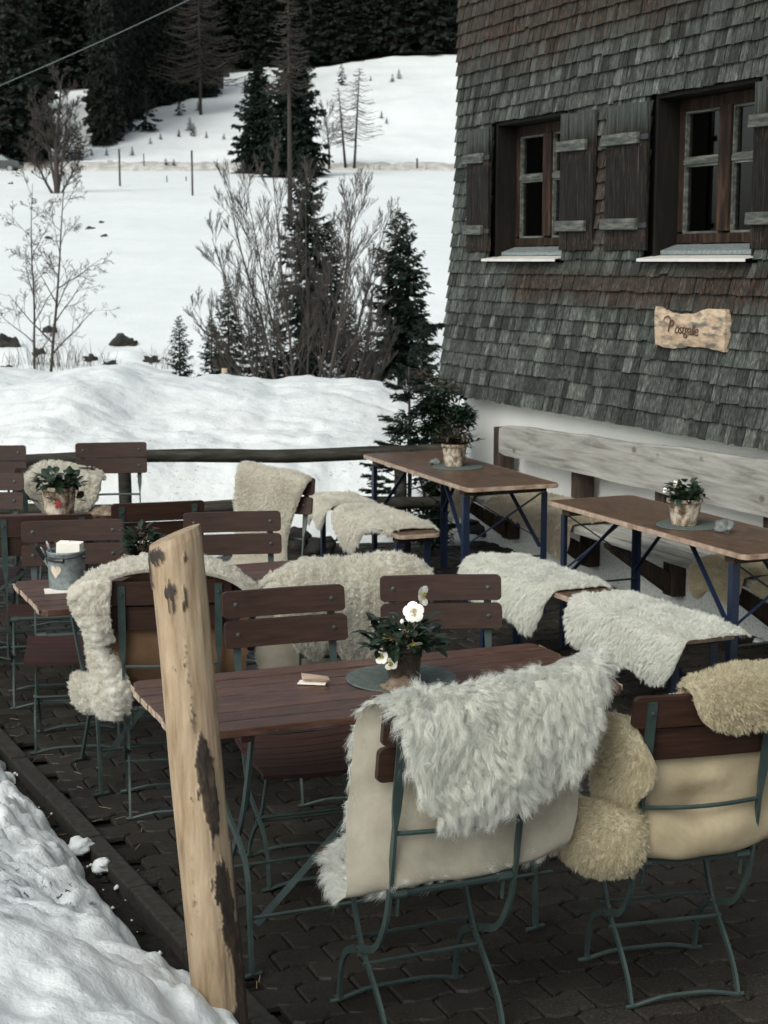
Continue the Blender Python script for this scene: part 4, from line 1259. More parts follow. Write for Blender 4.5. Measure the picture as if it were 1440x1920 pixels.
def strands(R, Nn, L, wdt, lift=.6, sag=.6, rand=.25, clump=.6, K=300, curl=0., g=(0, 0, -1.), seed=1):
    r = np.random.default_rng(seed); n = len(R)
    g = np.array(g); gt = g - Nn * (Nn @ g)[:, None] * .8
    cl = r.choice(n, min(K, n), replace=False)
    kd = kdtree.KDTree(len(cl))
    for i, c in enumerate(cl): kd.insert(R[c], i)
    kd.balance()
    near = np.array([kd.find(q)[1] for q in R.tolist()])
    fl = np.array([noise.noise_vector(Vector(q) * 9.0)[:] for q in R[cl].tolist()])
    cr = r.normal(size=(len(cl), 3)) * .55 + fl * 1.5; crv = cr[near]
    Lr = L * (.65 + .5 * r.random(n)) * (.8 + .4 * r.random(len(cl))[near])
    tip = R + Nn * (Lr * lift)[:, None] + gt * (Lr * sag)[:, None] + crv * (Lr * rand)[:, None] + r.normal(size=(n, 3)) * (Lr * rand * .45)[:, None]
    ctip = (R[cl] + Nn[cl] * (L * lift) + gt[cl] * (L * sag) + cr * (L * rand))[near]
    tip = tip * (1 - clump * .75) + (ctip + (tip - R - (ctip - R[cl][near])) * .3) * (clump * .75)
    dn = ((tip - R) * Nn).sum(1); tip = tip + Nn * np.maximum(0, Lr * .12 - dn)[:, None]
    tt = [0, .34, .68, 1.0]; pts = []
    perp = np.cross(Nn, crv); perp /= (np.linalg.norm(perp, axis=1, keepdims=True) + 1e-9)
    up = Nn * (Lr * lift * .55)[:, None]
    for t in tt:
        p = R * (1 - t) + tip * t + up * (math.sin(PI * t) * .75) + perp * (Lr * curl)[:, None] * math.sin(t * 7.5)
        pts.append(p)
    wv = r.normal(size=(n, 3)); wv /= np.linalg.norm(wv, axis=1, keepdims=True)
    d = tip - R; d /= (np.linalg.norm(d, axis=1, keepdims=True) + 1e-9)
    wv = np.cross(d, wv); wv /= (np.linalg.norm(wv, axis=1, keepdims=True) + 1e-9)
    Vs = np.empty((n, 7, 3))
    for i, (p, ww) in enumerate(zip(pts[:3], (1., .85, .6))):
        Vs[:, 2 * i] = p - wv * wdt * ww; Vs[:, 2 * i + 1] = p + wv * wdt * ww
    Vs[:, 6] = pts[3]
    base = (np.arange(n) * 7)[:, None, None]
    T_ = np.array([[0, 1, 3], [0, 3, 2], [2, 3, 5], [2, 5, 4], [4, 5, 6]])[None]
    return Vs.reshape(-1, 3), (base + T_).reshape(-1, 3)

STY = {  # length, width, lift, sag, rand, clump, clumps per m2, curl, strands per m2, pile thickness, pile bump
    'long': dict(L=.046, w=.00042, lift=.27, sag=.72, rand=.42, clump=.62, K=7000, curl=.15, D=430000, th=.008, bump=.004),
    'mid': dict(L=.036, w=.0006, lift=.35, sag=.65, rand=.26, clump=.65, K=9000, curl=.05, D=190000, th=.010, bump=.004),
    'curly': dict(L=.0075, w=.0005, lift=.65, sag=.1, rand=.75, clump=.35, K=16000, curl=.2, D=230000, th=.020, bump=.017),
    'plush': dict(L=.015, w=.0005, lift=.75, sag=.22, rand=.34, clump=.5, K=12000, curl=.05, D=230000, th=.020, bump=.006),
}
def skin(label, patches, fur, hide, style, side=1, seed=1, dens=1., group='sheepskins laid over the furniture', lscale=1.):
    """patches: list of dict(C=ctrl grid world coords, side=..)"""
    st = STY[style]; name = 'sheepskin'
    t = thing(name, label, 'sheepskin', (0, 0, 0), 0, group)
    hv, hf, fv, ff, sv, sf = [], [], [], [], [], []; ho = fo = so_ = 0
    first = None
    for k, pd in enumerate(patches):
        s_ = pd.get('side', side); Pt = patch(pd['C'], seed=seed * 10 + k, wob=pd.get('wob', .035), corner=pd.get('corner', .06), sheet=pd.get('sheet', .006))
        nv, nu, _ = Pt.shape; Nn = normals(Pt) * s_
        if first is None: first = Pt.reshape(-1, 3).mean(0)
        hv.append(Pt.reshape(-1, 3)); hf.append(gridfaces(nv, nu) + ho); ho += nu * nv
        eu = np.minimum(np.arange(nu), nu - 1 - np.arange(nu)) / nu; ev = np.minimum(np.arange(nv), nv - 1 - np.arange(nv)) / nv
        e = np.clip(np.minimum(eu[None, :], ev[:, None]) * 14, 0, 1) ** .5
        bmp = np.array([noise.voronoi(Vector((Pt[j, i] * 42).tolist()))[0][0] if st['bump'] > .005 else .5 * noise.noise(Vector((Pt[j, i] * 30).tolist())) for j in range(nv) for i in range(nu)]).reshape(nv, nu)
        O = Pt + Nn * ((st['th'] + st['bump'] * (.35 - bmp)) * e + .0015)[..., None]
        fv.append(O.reshape(-1, 3)); ff.append(gridfaces(nv, nu) + fo); fo += nu * nv
        # hair
        A = np.linalg.norm(np.cross(Pt[1:, 1:] - Pt[:-1, :-1], Pt[1:, :-1] - Pt[:-1, 1:]), axis=2) * .5
        area = A.sum(); n = int(area * st['D'] * dens)
        cell = rng.choice(A.size, n, p=(A / area).ravel()); j, i = np.unravel_index(cell, A.shape)
        a, b = rng.random(n)[:, None], rng.random(n)[:, None]
        def bil(G): return (G[j, i] * (1 - a) + G[j, i + 1] * a) * (1 - b) + (G[j + 1, i] * (1 - a) + G[j + 1, i + 1] * a) * b
        R = bil(O); NN = bil(Nn); NN /= np.linalg.norm(NN, axis=1, keepdims=True)
        # lean outwards at the border
        cu = ((i + a[:, 0]) / nu - .5) * 2; cv = ((j + b[:, 0]) / nv - .5) * 2
        du = np.gradient(Pt, axis=1); dv = np.gradient(Pt, axis=0)
        DU = bil(du); DV = bil(dv); DU /= np.linalg.norm(DU, axis=1, keepdims=True) + 1e-9; DV /= np.linalg.norm(DV, axis=1, keepdims=True) + 1e-9
        NN = NN + DU * (np.sign(cu) * np.abs(cu) ** 8 * .9)[:, None] + DV * (np.sign(cv) * np.abs(cv) ** 8 * .9)[:, None]
        NN /= np.linalg.norm(NN, axis=1, keepdims=True)
        vs, fs = strands(R, NN, st['L'] * lscale * pd.get('ls', 1), st['w'], st['lift'], st['sag'], st['rand'], st['clump'], max(8, int(area * st['K'])), st['curl'], seed=seed + k)
        sv.append(vs); sf.append(fs + so_); so_ += len(vs)
    cat = lambda q: np.concatenate(q)
    org = Vector(first.tolist()); org.z = 0 if org.z < 0 else float(min(q[:, 2].min() for q in hv))
    t.location = org; sh = np.array(org)
    npmesh('hide', cat(hv) - sh, cat(hf), M[hide], t, True)
    pile = npmesh('wool_pile', cat(fv) - sh, cat(ff), M[fur], t, True)
    npmesh('wool', cat(sv) - sh, cat(sf), M[fur], t)
    return t

def CL(ch):   # chair-local (x right seen from behind for a chair facing away, y forward, z) -> world
    M_ = Matrix.Translation(ch.location) @ Matrix.Rotation(ch.rotation_euler.z, 4, 'Z') @ Matrix.Scale(ch.scale[0], 4)
    return lambda x, y, z: tuple(M_ @ Vector((x, y, z - .02 + .058 * max(0, min(1, (z - .47) / .35)))))
def rows(f, spec):
    """spec: list of (xs list, y, z) or explicit point lists"""
    out = []
    for r in spec:
        xs, y, z = r
        ys = y if isinstance(y, (list, tuple)) else [y] * len(xs)
        zs = z if isinstance(z, (list, tuple)) else [z] * len(xs)
        out.append([f(a, b, c) for a, b, c in zip(xs, ys, zs)])
    return out

# shaggy white skin on the front chair
f = CL(c3)
skin('shaggy long haired white sheepskin folded over the front chair back', [dict(C=rows(f, [
    ([-.25, -.13, 0, .13, .22], .15, [.41, .465, .465, .46, .44]),
    ([-.27, -.13, 0, .13, .24], .0, [.42, .475, .475, .47, .45]),
    ([-.28, -.13, 0, .14, .28], -.15, [.425, .468, .468, .465, .46]),
    ([-.275, -.13, 0, .16, .34], [-.19, -.226, -.226, -.215, -.20], [.47, .462, .46, .465, .50]),
    ([-.27, -.13, 0, .165, .37], [-.185, -.226, -.226, -.21, -.18], [.58, .57, .57, .575, .60]),
    ([-.262, -.13, 0, .17, .385], [-.19, -.226, -.226, -.212, -.18], [.69, .70, .70, .71, .72]),
    ([-.25, -.12, .02, .19, .385], [-.20, -.238, -.238, -.224, -.20], [.82, .83, .83, .83, .84]),
    ([-.225, -.11, .03, .20, .385], [-.25, -.268, -.268, -.26, -.25], [.872, .884, .882, .90, .928]),
    ([-.20, -.10, .03, .20, .38], [-.31, -.318, -.318, -.312, -.30], [.86, .872, .872, .886, .92]),
    ([-.175, -.08, .03, .19, .35], [-.335, -.338, -.338, -.332, -.32], [.80, .80, .80, .81, .84]),
    ([-.165, -.06, .04, .18, .32], [-.325, -.33, -.33, -.325, -.32], [.70, .69, .69, .70, .74]),
    ([-.15, -.05, .05, .165, .28], [-.31, -.315, -.315, -.31, -.31], [.635, .61, .61, .63, .67])]), side=-1, wob=.025, sheet=.012)],
    'furwhite', 'hide', 'long', seed=3)

# yellowish skin on the chair at the right edge
f = CL(c4)
skin('yellowish woolly sheepskin on the chair at the right picture edge', [
    dict(C=rows(f, [
        ([-.20, -.1, 0, .1, .24], .10, .46), ([-.22, -.1, 0, .1, .24], -.08, .47), ([-.24, -.12, 0, .12, .26], -.17, .462),
        ([-.26, -.12, 0, .12, .26], [-.20, -.235, -.238, -.235, -.20], [.48, .462, .462, .462, .48]),
        ([-.27, -.12, 0, .12, .27], [-.21, -.25, -.262, -.25, -.21], .52), ([-.27, -.12, 0, .12, .27], [-.20, -.228, -.228, -.228, -.2], .575),
        ([-.26, -.12, 0, .12, .27], [-.20, -.25, -.255, -.245, -.2], .64), ([-.24, -.12, 0, .12, .27], [-.20, -.225, -.225, -.225, -.2], .70),
        ([-.22, -.12, 0, .12, .27], [-.215, -.236, -.236, -.236, -.215], .78), ([-.12, -.06, .0, .14, .27], -.255, [.84, .865, .868, .868, .86])]), side=-1, wob=.02, sheet=.016),
    dict(C=rows(f, [([-.07, .03, .10, .18, .30], -.235, .84), ([-.08, .03, .10, .18, .30], -.262, [.870, .89, .90, .90, .89]), ([-.075, .03, .10, .18, .30], -.305, [.868, .89, .90, .90, .89]),
                    ([-.07, .03, .10, .18, .30], -.325, .84), ([-.055, .03, .10, .18, .30], -.32, [.79, .765, .77, .77, .775])]), side=-1, wob=.03),
    dict(C=rows(f, [([-.235, -.215, -.20], [-.17, -.215, -.23], .80), ([-.25, -.215, -.18], [-.16, -.24, -.27], .755), ([-.262, -.21, -.15], [-.15, -.25, -.30], .69), ([-.262, -.215, -.165], [-.15, -.24, -.28], .635), ([-.255, -.225, -.20], [-.15, -.21, -.23], .60)]), side=-1, wob=.02, sheet=.012),
    dict(C=rows(f, [([-.33, -.28, -.22, -.17], [-.04, -.16, -.21, -.20], [.575, .60, .60, .585]), ([-.36, -.295, -.22, -.16], [-.02, -.18, -.25, -.225], [.53, .55, .55, .54]), ([-.355, -.295, -.215, -.165], [-.02, -.18, -.245, -.22], [.48, .475, .47, .48]), ([-.32, -.27, -.215, -.18], [-.05, -.14, -.20, -.18], [.44, .42, .415, .43])]), side=-1, wob=.04, sheet=.012)],
    'furtan', 'hidetan', 'plush', seed=5)

# curly skin with brown hide on the chair behind the log post
f = CL(c5)
skin('curly cream fleece with brown hide on the chair behind the log post', [
    dict(C=rows(f, [([-.20, -.1, 0, .1, .22], .10, .45), ([-.22, -.1, 0, .1, .24], -.08, .475), ([-.22, -.12, 0, .12, .26], -.17, .50), ([-.23, -.12, 0, .12, .27], -.222, .60), ([-.23, -.12, 0, .12, .28], -.225, .75), ([-.21, -.1, .0, .14, .29], [-.24, -.245, -.245, -.24, -.24], [.85, .88, .88, .86, .83])]), side=-1, wob=.01),
    dict(C=rows(f, [([-.345, -.24, -.14, .0, .14, .24, .34], -.225, [.80, .86, .865, .87, .85, .82, .76]), ([-.35, -.24, -.14, .0, .14, .24, .345], -.275, [.82, .885, .925, .94, .915, .86, .77]), ([-.345, -.24, -.14, .0, .14, .24, .34], -.315, [.79, .85, .888, .895, .875, .83, .735])]), side=-1, wob=.01, sheet=0),
    dict(C=rows(f, [([-.33, -.275, -.19], [-.26, -.31, -.32], [.85, .875, .885]), ([-.345, -.275, -.205], [-.26, -.31, -.31], [.80, .81, .80]), ([-.31, -.26, -.205], [-.26, -.30, -.29], [.73, .72, .72]), ([-.27, -.235, -.19], [-.24, -.28, -.26], [.67, .66, .675])]), side=-1, wob=.01, sheet=0),
    dict(C=rows(f, [([-.30, -.27, -.245], [-.16, -.20, -.20], .72), ([-.285, -.25, -.21], [-.15, -.21, -.20], .64), ([-.28, -.22, -.165], [-.15, -.23, -.21], .56), ([-.28, -.21, -.145], [-.14, -.24, -.22], .50), ([-.27, -.21, -.155], [-.14, -.22, -.20], .44), ([-.25, -.215, -.18], [-.15, -.2, -.18], .405)]), side=-1, wob=.01, sheet=0),
    dict(C=rows(f, [([-.345, -.29, -.24], [-.03, -.08, -.08], .535), ([-.355, -.295, -.24], [-.03, -.11, -.11], .49), ([-.345, -.29, -.24], [-.03, -.11, -.10], .44), ([-.31, -.28, -.25], [-.04, -.08, -.07], .405)]), side=-1, wob=.01, sheet=0)],
    'furcream', 'hidebrown', 'curly', seed=9)

def over_back(ch, x0, x1, ztop, zlow, zlow2=None, fwd=True, seatrows=True):
    f = CL(ch); X = [x0 + (x1 - x0) * k for k in (0, .25, .5, .75, 1)]; zl = zlow2 or zlow
    S = []
    if seatrows: S += [(X, .12, .46), (X, -.05, .48), (X, -.17, .51)]
    S += [(X, -.218, .62), (X, -.236, .78), (X, [-.25] * 5, [ztop[i] - .02 for i in range(5)]), (X, [-.275] * 5, [ztop[i] + .005 for i in range(5)]), (X, [-.305] * 5, [ztop[i] - .01 for i in range(5)]),
          (X, -.325, .80), (X, -.318, (zl + .8) / 2), (X, -.30, [zlow, zlow - .01, (zlow + zl) / 2, zl, zl + .02])]
    return dict(C=rows(f, S), side=-1, wob=.06, corner=.12)
skin('big cream fleece hanging fully over a chair back behind the front table', [over_back(c6, -.34, .33, [.80, .885, .88, .90, .84], .60, .50)], 'furcream', 'hide', 'curly', seed=14, lscale=1.3)
skin('off white fleece on the chair back behind the bark pot with the red star', [over_back(c11, -.19, .275, [.79, .86, .865, .84, .80], .56, .60, seatrows=False)], 'furcream', 'hidetan', 'curly', seed=15)
# chair facing the camera: skin covers back and seat
f = CL(c15)
X = [.21, .1, 0, -.1, -.21]
skin('cream sheepskin covering back and seat of the chair at the far bench', [dict(C=rows(f, [
    ([.24, .1, 0, -.1, -.22], .22, .41), (X, .12, .455), (X, .0, .465), ([.2, .1, .02, -.05, -.12], -.15, .475), ([.2, .12, .05, -.03, -.10], -.21, .60), ([.21, .12, .02, -.08, -.16], -.215, .75), ([.2, .1, 0, -.1, -.2], -.235, [.90, .88, .87, .86, .83]),
    ([.2, .1, 0, -.1, -.21], -.29, [.90, .885, .87, .86, .83]), ([.2, .1, 0, -.1, -.22], -.32, [.82, .8, .8, .78, .70])]), side=1, wob=.03)], 'furcream', 'hidetan', 'plush', seed=16)

# bench skins: bench-local x along, y across (+y towards the wall), z
def BL(t):
    M_ = Matrix.Translation(t.location) @ Matrix.Rotation(t.rotation_euler.z, 4, 'Z')
    return lambda x, y, z: tuple(M_ @ Vector((x, y, z)))
def bench_skin(t, x0, x1, hl, hr, label, fur, style, seed, right=.14, z=.487, wfac=.14, **k):
    f = BL(t); n_ = 6
    xs = [x0 + (x1 - x0) * i / (n_ - 1) for i in range(n_)]
    S = []
    lowl = [z - h for h in hl]
    S.append((xs, [-wfac - .035] * n_, lowl)); S.append((xs, [-wfac - .033] * n_, [z - h * .55 for h in hl])); S.append((xs, [-wfac - .022] * n_, [z - .03] * n_))
    S.append((xs, -wfac + .01, z)); S.append((xs, 0, z + .004)); S.append((xs, right - .01, z))
    S.append((xs, [right + .02] * n_, [z - h * .5 for h in hr])); S.append((xs, [right + .03] * n_, [z - h for h in hr]))
    return skin(label, [dict(C=rows(f, S), side=1, wob=.03, **k)], fur, 'hidetan', style, seed=seed)
# (tables run with local y pointing to the house because D points to the camera)
def side_sign(t):   # local +y must point to the house (right/away)
    return 1
bench_skin(b2, -.96, -.06, [.12, .20, .22, .20, .26, .12], [.03, .05, .04, .04, .06, .08], 'long haired white sheepskin at the far end of the near bench', 'furwhite', 'mid', 21)
bench_skin(b2, .10, 1.02, [.20, .22, .25, .19, .24, .16], [.03] * 6, 'long haired white sheepskin at the near end of the near bench', 'furwhite', 'mid', 22)
bench_skin(b1, -.80, -.33, [.14, .17, .10, .16, .12, .05], [.03] * 6, 'cream sheepskin with ragged fringe at the far end of the far bench', 'furcream', 'mid', 23, wfac=.13, right=.13)
bench_skin(b1, -.30, .66, [.04, .20, .22, .08, .02, .01], [.03] * 6, 'cream sheepskin with one long flap at the near end of the far bench', 'furcream', 'mid', 24, wfac=.12, right=.13)
# wall bench skins (local y of the bench is negative outwards)
def wall_skin(s0, s1, drop, label, fur, style, seed, back=-.16, z=.492, up=0):
    f = lambda s_, d, zz: tuple(W(s_, zz, d)); n_ = 6
    xs = [s0 + (s1 - s0) * i / (n_ - 1) for i in range(n_)]
    S = [(xs, .595, [z - h for h in drop]), (xs, .592, [z - h * .5 for h in drop]), (xs, .578, z - .02), (xs, .545, z), (xs, .35, z + .006), (xs, .18, z + .01 + up)]
    return skin(label, [dict(C=rows(f, S), side=1, wob=.03)], fur, 'hidetan', style, seed=seed)
wall_skin(1.02, 1.36, [.10, .16, .18, .16, .14, .1], 'beige sheepskin at the far end of the wall bench behind the farther table', 'furgrey', 'mid', 31)
wall_skin(1.55, 2.66, [.04, .05, .06, .10, .20, .26], 'greyish beige sheepskin sagging off the wall bench between the two beer tables', 'furgrey', 'mid', 32, up=.02)
wall_skin(3.90, 4.34, [.14, .17, .11, .12, .15, .12], 'beige sheepskin hanging off the wall bench under the round pot table', 'furtan', 'plush', 33)
wall_skin(4.42, 5.0, [.05, .06, .08, .06, .05, .05], 'beige sheepskin on the wall bench at the right picture edge', 'furtan', 'plush', 34)

# ================================================================== THINGS ON THE TABLES
def placemat(px, py, h, r, label):
    c = at(px, py, h)
    mb = MB(); n_ = 72; prof = []
    k = 16
    for i in range(k + 1):
        rr = r * i / k + .0001
        prof.append((rr, .003 + .0022 * (i % 2))); 
    fine = []
    m_ = 52
    for i in range(m_ + 1):
        q = i / m_; fine.append((max(.0002, r * q), .0025 + .0016 * abs(math.sin(q * m_ * .5 * PI))))
    fine += [(r, 0)]
    mb.lathe(fine, n_, (0, 0, .0005)); o = mb.build('placemat', M['mat'], None, True)
    o.location = c; return tag(o, label, 'placemat', 'round woven placemats')
placemat(753, 1272, .741, .170, 'round woven green grey placemat under the hellebore pot on the front table')
placemat(858, 876, .766, .155, 'round dark placemat on the farther beer table')
placemat(1292, 985, .766, .155, 'round dark placemat on the nearer beer table')

def leafshape(mb, c, d, L, w_, up, bend=.3, seg=3, curlz=0):
    c = Vector(c); d = Vector(d).normalized(); s_ = d.cross(Vector(up)).normalized(); n_ = s_.cross(d)
    pr = [(0, .15), (.3, .85), (.6, 1), (.85, .55), (1, 0)]
    vs = []
    for t, ww in pr:
        p = c + d * L * t - n_ * (bend * L * t * t)
        vs += [p - s_ * w_ * ww + n_ * w_ * .25 * ww, p, p + s_ * w_ * ww + n_ * w_ * .25 * ww]
    fs = []
    for i in range(4):
        k = i * 3; fs += [(k, k + 1, k + 4, k + 3), (k + 1, k + 2, k + 5, k + 4)]
    mb.add(vs, fs)
def pot(px, py, h, r, hh, m, label, r2=None, group='bark covered flower pots'):
    c = at(px, py, h)
    t = thing('flower_pot', label, 'flower pot', c, random.uniform(0, 6), group)
    r2 = r2 or r * .70
    prof = [(r2 * .98, 0), (r2, .004)]
    for i in range(1, 14):
        q = i / 14; prof.append((r2 + (r - r2) * q, hh * q))
    prof += [(r * .995, hh * .84), (r * 1.05, hh * .86), (r * 1.06, hh * .98), (r * 1.0, hh), (r * .93, hh * .99), (r * .91, hh * .92)]
    prof = sorted(prof[:15], key=lambda a: a[1]) + prof[15:]
    mb = MB(); mb.lathe(prof, 48, (0, 0, 0), .07, r * 100, cap=False)
    mb.add([(0, 0, 0)], [])
    mb.build('pot', M[m], t, True)
    mb = MB(); mb.lathe([(.001, hh * .93), (r * .92, hh * .92)], 24, cap=False); mb.build('soil', M['soil'], t)
    return t
def foliage(t, z0, R, Hh, n_, L, w_, seed, m='leaf', flat=.4, cx=0):
    mb = MB(); random.seed(seed)
    for i in range(n_):
        a = random.uniform(0, 2 * PI); q = random.random() ** .7
        el = random.uniform(.05, 1.3)
        c = Vector((math.cos(a) * R * q * math.cos(el) + cx, math.sin(a) * R * q * math.cos(el), z0 + Hh * q * math.sin(el)))
        d = Vector((math.cos(a + random.uniform(-.8, .8)), math.sin(a + random.uniform(-.8, .8)), random.uniform(-.3, .9)))
        leafshape(mb, c, d, L * random.uniform(.7, 1.25), w_ * random.uniform(.7, 1.2), (0, 0, 1) if abs(d.z) < .8 else (1, 0, 0), random.uniform(-.1, .5))
    o = mb.build('foliage', M[m], t, fix=False)
    st_ = MB()
    for i in range(14):
        a = random.uniform(0, 2 * PI); q = random.uniform(.4, .9)
        st_.tube([(cx * .2, 0, z0 - .02), (math.cos(a) * R * q * .5 + cx * .6, math.sin(a) * R * q * .5, z0 + Hh * .4), (math.cos(a) * R * q + cx, math.sin(a) * R * q, z0 + Hh * random.uniform(.3, .8))], .0018, 4)
    st_.build('stems', M['stem'], t)
def flower(t, c, face, r, seed, half=False, stem_from=None):
    random.seed(seed); mb = MB(); face = Vector(face).normalized()
    a1 = face.orthogonal().normalized(); a2 = face.cross(a1)
    R3 = Matrix.Rotation(-t.rotation_euler.z, 3, 'Z')
    face = R3 @ face; a1 = R3 @ a1; a2 = R3 @ a2; c = Vector(c); 
    for i in range(5 if not half else 4):
        th = 2 * PI * i / 5 + .3
        d = a1 * math.cos(th) + a2 * math.sin(th); s_ = face.cross(d)
        prof = [(0.08, .2), (.3, .36), (.6, .52), (.85, .42), (1.0, .14)]
        vs = []
        for q, ww in prof:
            p = c + d * r * q + face * r * (.28 * q if half else .12 * math.sin(q * 3))
            vs += [p - s_ * r * ww - face * .06 * r, p, p + s_ * r * ww - face * .06 * r]
        mb.add(vs, [f_ for k in range(0, 12, 3) for f_ in ((k, k + 1, k + 4, k + 3), (k + 1, k + 2, k + 5, k + 4))])
    fl = mb.build('flower', M['petal'], t, True, fix=False)
    b = MB()
    for i in range(34):
        a = random.uniform(0, 6.28); q = r * .34 * math.sqrt(random.random()); p = c + (a1 * math.cos(a) + a2 * math.sin(a)) * q
        b.tube([p, p + face * r * random.uniform(.18, .30)], [.0006, .0014], 4)
    b.build('stamens', M['stamen'], fl)
    if stem_from is not None:
        b = MB(); b.tube(smooth([stem_from, (Vector(stem_from) + c) / 2 + Vector((.006, 0, .006)), c - face * .004], 4), .0019, 5); b.build('stalk', M['stem'], fl)

random.seed(21)
pt = pot(757, 1283, .746, .058, .125, 'barkpot', 'dark bark pot of white Christmas roses on the front table', .043)
foliage(pt, .11, .115, .10, 170, .055, .016, 5)
Rm = Matrix.Rotation(-pt.rotation_euler.z, 3, 'Z')
def local(t, p): # picture-place offset (world offset) into thing-local
    return Matrix.Rotation(-t.rotation_euler.z, 3, 'Z') @ Vector(p)
flower(pt, local(pt, (.028, -.05, .232)), (-.1, -1, .25), .032, 1, stem_from=local(pt, (.0, -.02, .12)))
flower(pt, local(pt, (.055, -.02, .275)), (.75, -.6, .15), .030, 2, True, stem_from=local(pt, (.02, .0, .15)))
flower(pt, local(pt, (.028, -.085, .145)), (.2, -.5, -.8), .026, 3, True, stem_from=local(pt, (.0, -.03, .175)))
flower(pt, local(pt, (-.065, -.075, .105)), (-.5, -.8, .1), .024, 4, True, stem_from=local(pt, (-.03, -.03, .14)))
flower(pt, local(pt, (-.040, -.085, .087)), (.1, -.9, -.3), .022, 5, True)
for p in ((-.006, -.06, .205), (-.012, -.062, .175)):
    b = MB(); q = local(pt, p); b.lathe([(.0005, -.007), (.005, -.004), (.007, .001), (.004, .007), (.0005, .009)], 8, q, cap=False); bd = b.build('bud', M['petal'], pt, True)
    b = MB(); b.tube([tuple(q), tuple(q + local(pt, (.02, .03, -.05)))], .0014, 4); b.build('stalk', M['stem'], bd)

pt = pot(852, 873, .771, .075, .135, 'birchpot', 'pale bark pot with dark conifer sprigs on the farther beer table', .058)
foliage(pt, .12, .12, .13, 190, .055, .010, 15, 'leafdry', cx=0)
mb = MB(); random.seed(3)
for i in range(9):
    a = random.uniform(0, 6.28); e = random.uniform(.2, 1.2); L = random.uniform(.12, .2)
    d = Vector((math.cos(a) * math.cos(e), math.sin(a) * math.cos(e), math.sin(e)))
    mb.tube([(0, 0, .12), tuple(Vector((0, 0, .12)) + d * L)], [.004, .002], 5)
    for k in range(16):
        q = Vector((0, 0, .12)) + d * L * (k + 3) / 19; b_ = random.uniform(0, 6.28)
        leafshape(mb, q, d + Vector((math.cos(b_), math.sin(b_), .1)) * .9, .03, .006, (0, 0, 1))
mb.build('sprigs', M['needle'], pt, fix=False)
pt = pot(1283, 983, .771, .080, .125, 'birchpot', 'round birch bark pot with white buds on the nearer beer table', .060)
foliage(pt, .115, .085, .10, 150, .045, .015, 25)
for k, p in enumerate(((-.055, -.03, .20), (-.10, -.02, .165))):
    flower(pt, local(pt, p), (-.4, -.8, .4), .012, 8 + k, True)
pt = pot(222 / 2.27 + 14, 966, .742, .085, .15, 'birchpot', 'bark pot with a red star among wilted leaves on the left edge table', .07)
foliage(pt, .14, .12, .09, 140, .055, .018, 35)
foliage(pt, .06, .10, .07, 30, .06, .016, 36, 'leafdry')
mb = MB(); st_ = []
for i in range(10):
    a = PI / 2 + PI * i / 5; r = .028 if i % 2 == 0 else .011; st_.append((r * math.cos(a), r * math.sin(a)))
mb.prism(st_, -.083, -.079, 'y'); o = mb.build('star', M['red'], pt); o.location = local(pt, (.012, -.004, .068)); o.rotation_euler = (0, 0, -pt.rotation_euler.z)
pt = pot(264, 1078, .742, .06, .09, 'birchpot', 'small bark planter with green leaves on the second slatted table', .055)
foliage(pt, .08, .075, .13, 110, .06, .013, 45)

def setrock(px, py, h, r, m, seed, label, flat=.7, sx=1):
    c = at(px, py, h); o = lump('stone', (c.x, c.y, h + r * flat * .72), r, M[m], seed, flat, 3, .6); o.scale = (sx, 1, 1)
    return tag(o, label, 'stone')
setrock(752, 1297, .741, .040, 'stonetan', 4, 'brown flat stone in front of the hellebore pot on the front table', .6, 1.35)
setrock(1358, 998, .766, .036, 'stone', 9, 'grey angular stone on the nearer beer table', .95, 1.1)
setrock(200, 968, .741, .055, 'stonetan', 12, 'dark rough stone at the end of the star pot table', .5, 1.4)
setrock(816, 870, .768, .026, 'stone', 14, 'pale glassy stone beside the conifer pot on the farther beer table', .7, 1.2)

def paper(px, py, h, a, wd, dp, label, fold=True, m='paper'):
    c = at(px, py, h); t = thing('napkin', label, 'napkin', c, a)
    mb = MB(); mb.box((0, 0, .002), (wd, dp, .003)); mb.build('lower_leaf', M['paper'], t)
    if fold:
        mb = MB(); mb.add([(-wd * .42, dp * .45, .005), (wd * .62, dp * .30, .006), (wd * .60, -dp * .42, .028), (-wd * .38, -dp * .30, .034)], [(0, 1, 2, 3)]); mb.build('upper_leaf', M[m], t)
        mb = MB(); mb.add([(-wd * .42, dp * .45, .0045), (wd * .60, dp * .40, .0045), (wd * .62, -dp * .3, .014), (-wd * .36, -dp * .36, .017)], [(0, 1, 2, 3)]); mb.build('inner_leaf', M['paperfold'], t)
    return t
paper(586, 1281, .741, -.15, .085, .04, 'folded cream and peach paper napkin left of the placemat on the front table')
paper(118, 1108, .741, .25, .14, .09, 'flat white paper napkin under the zinc bucket', False)

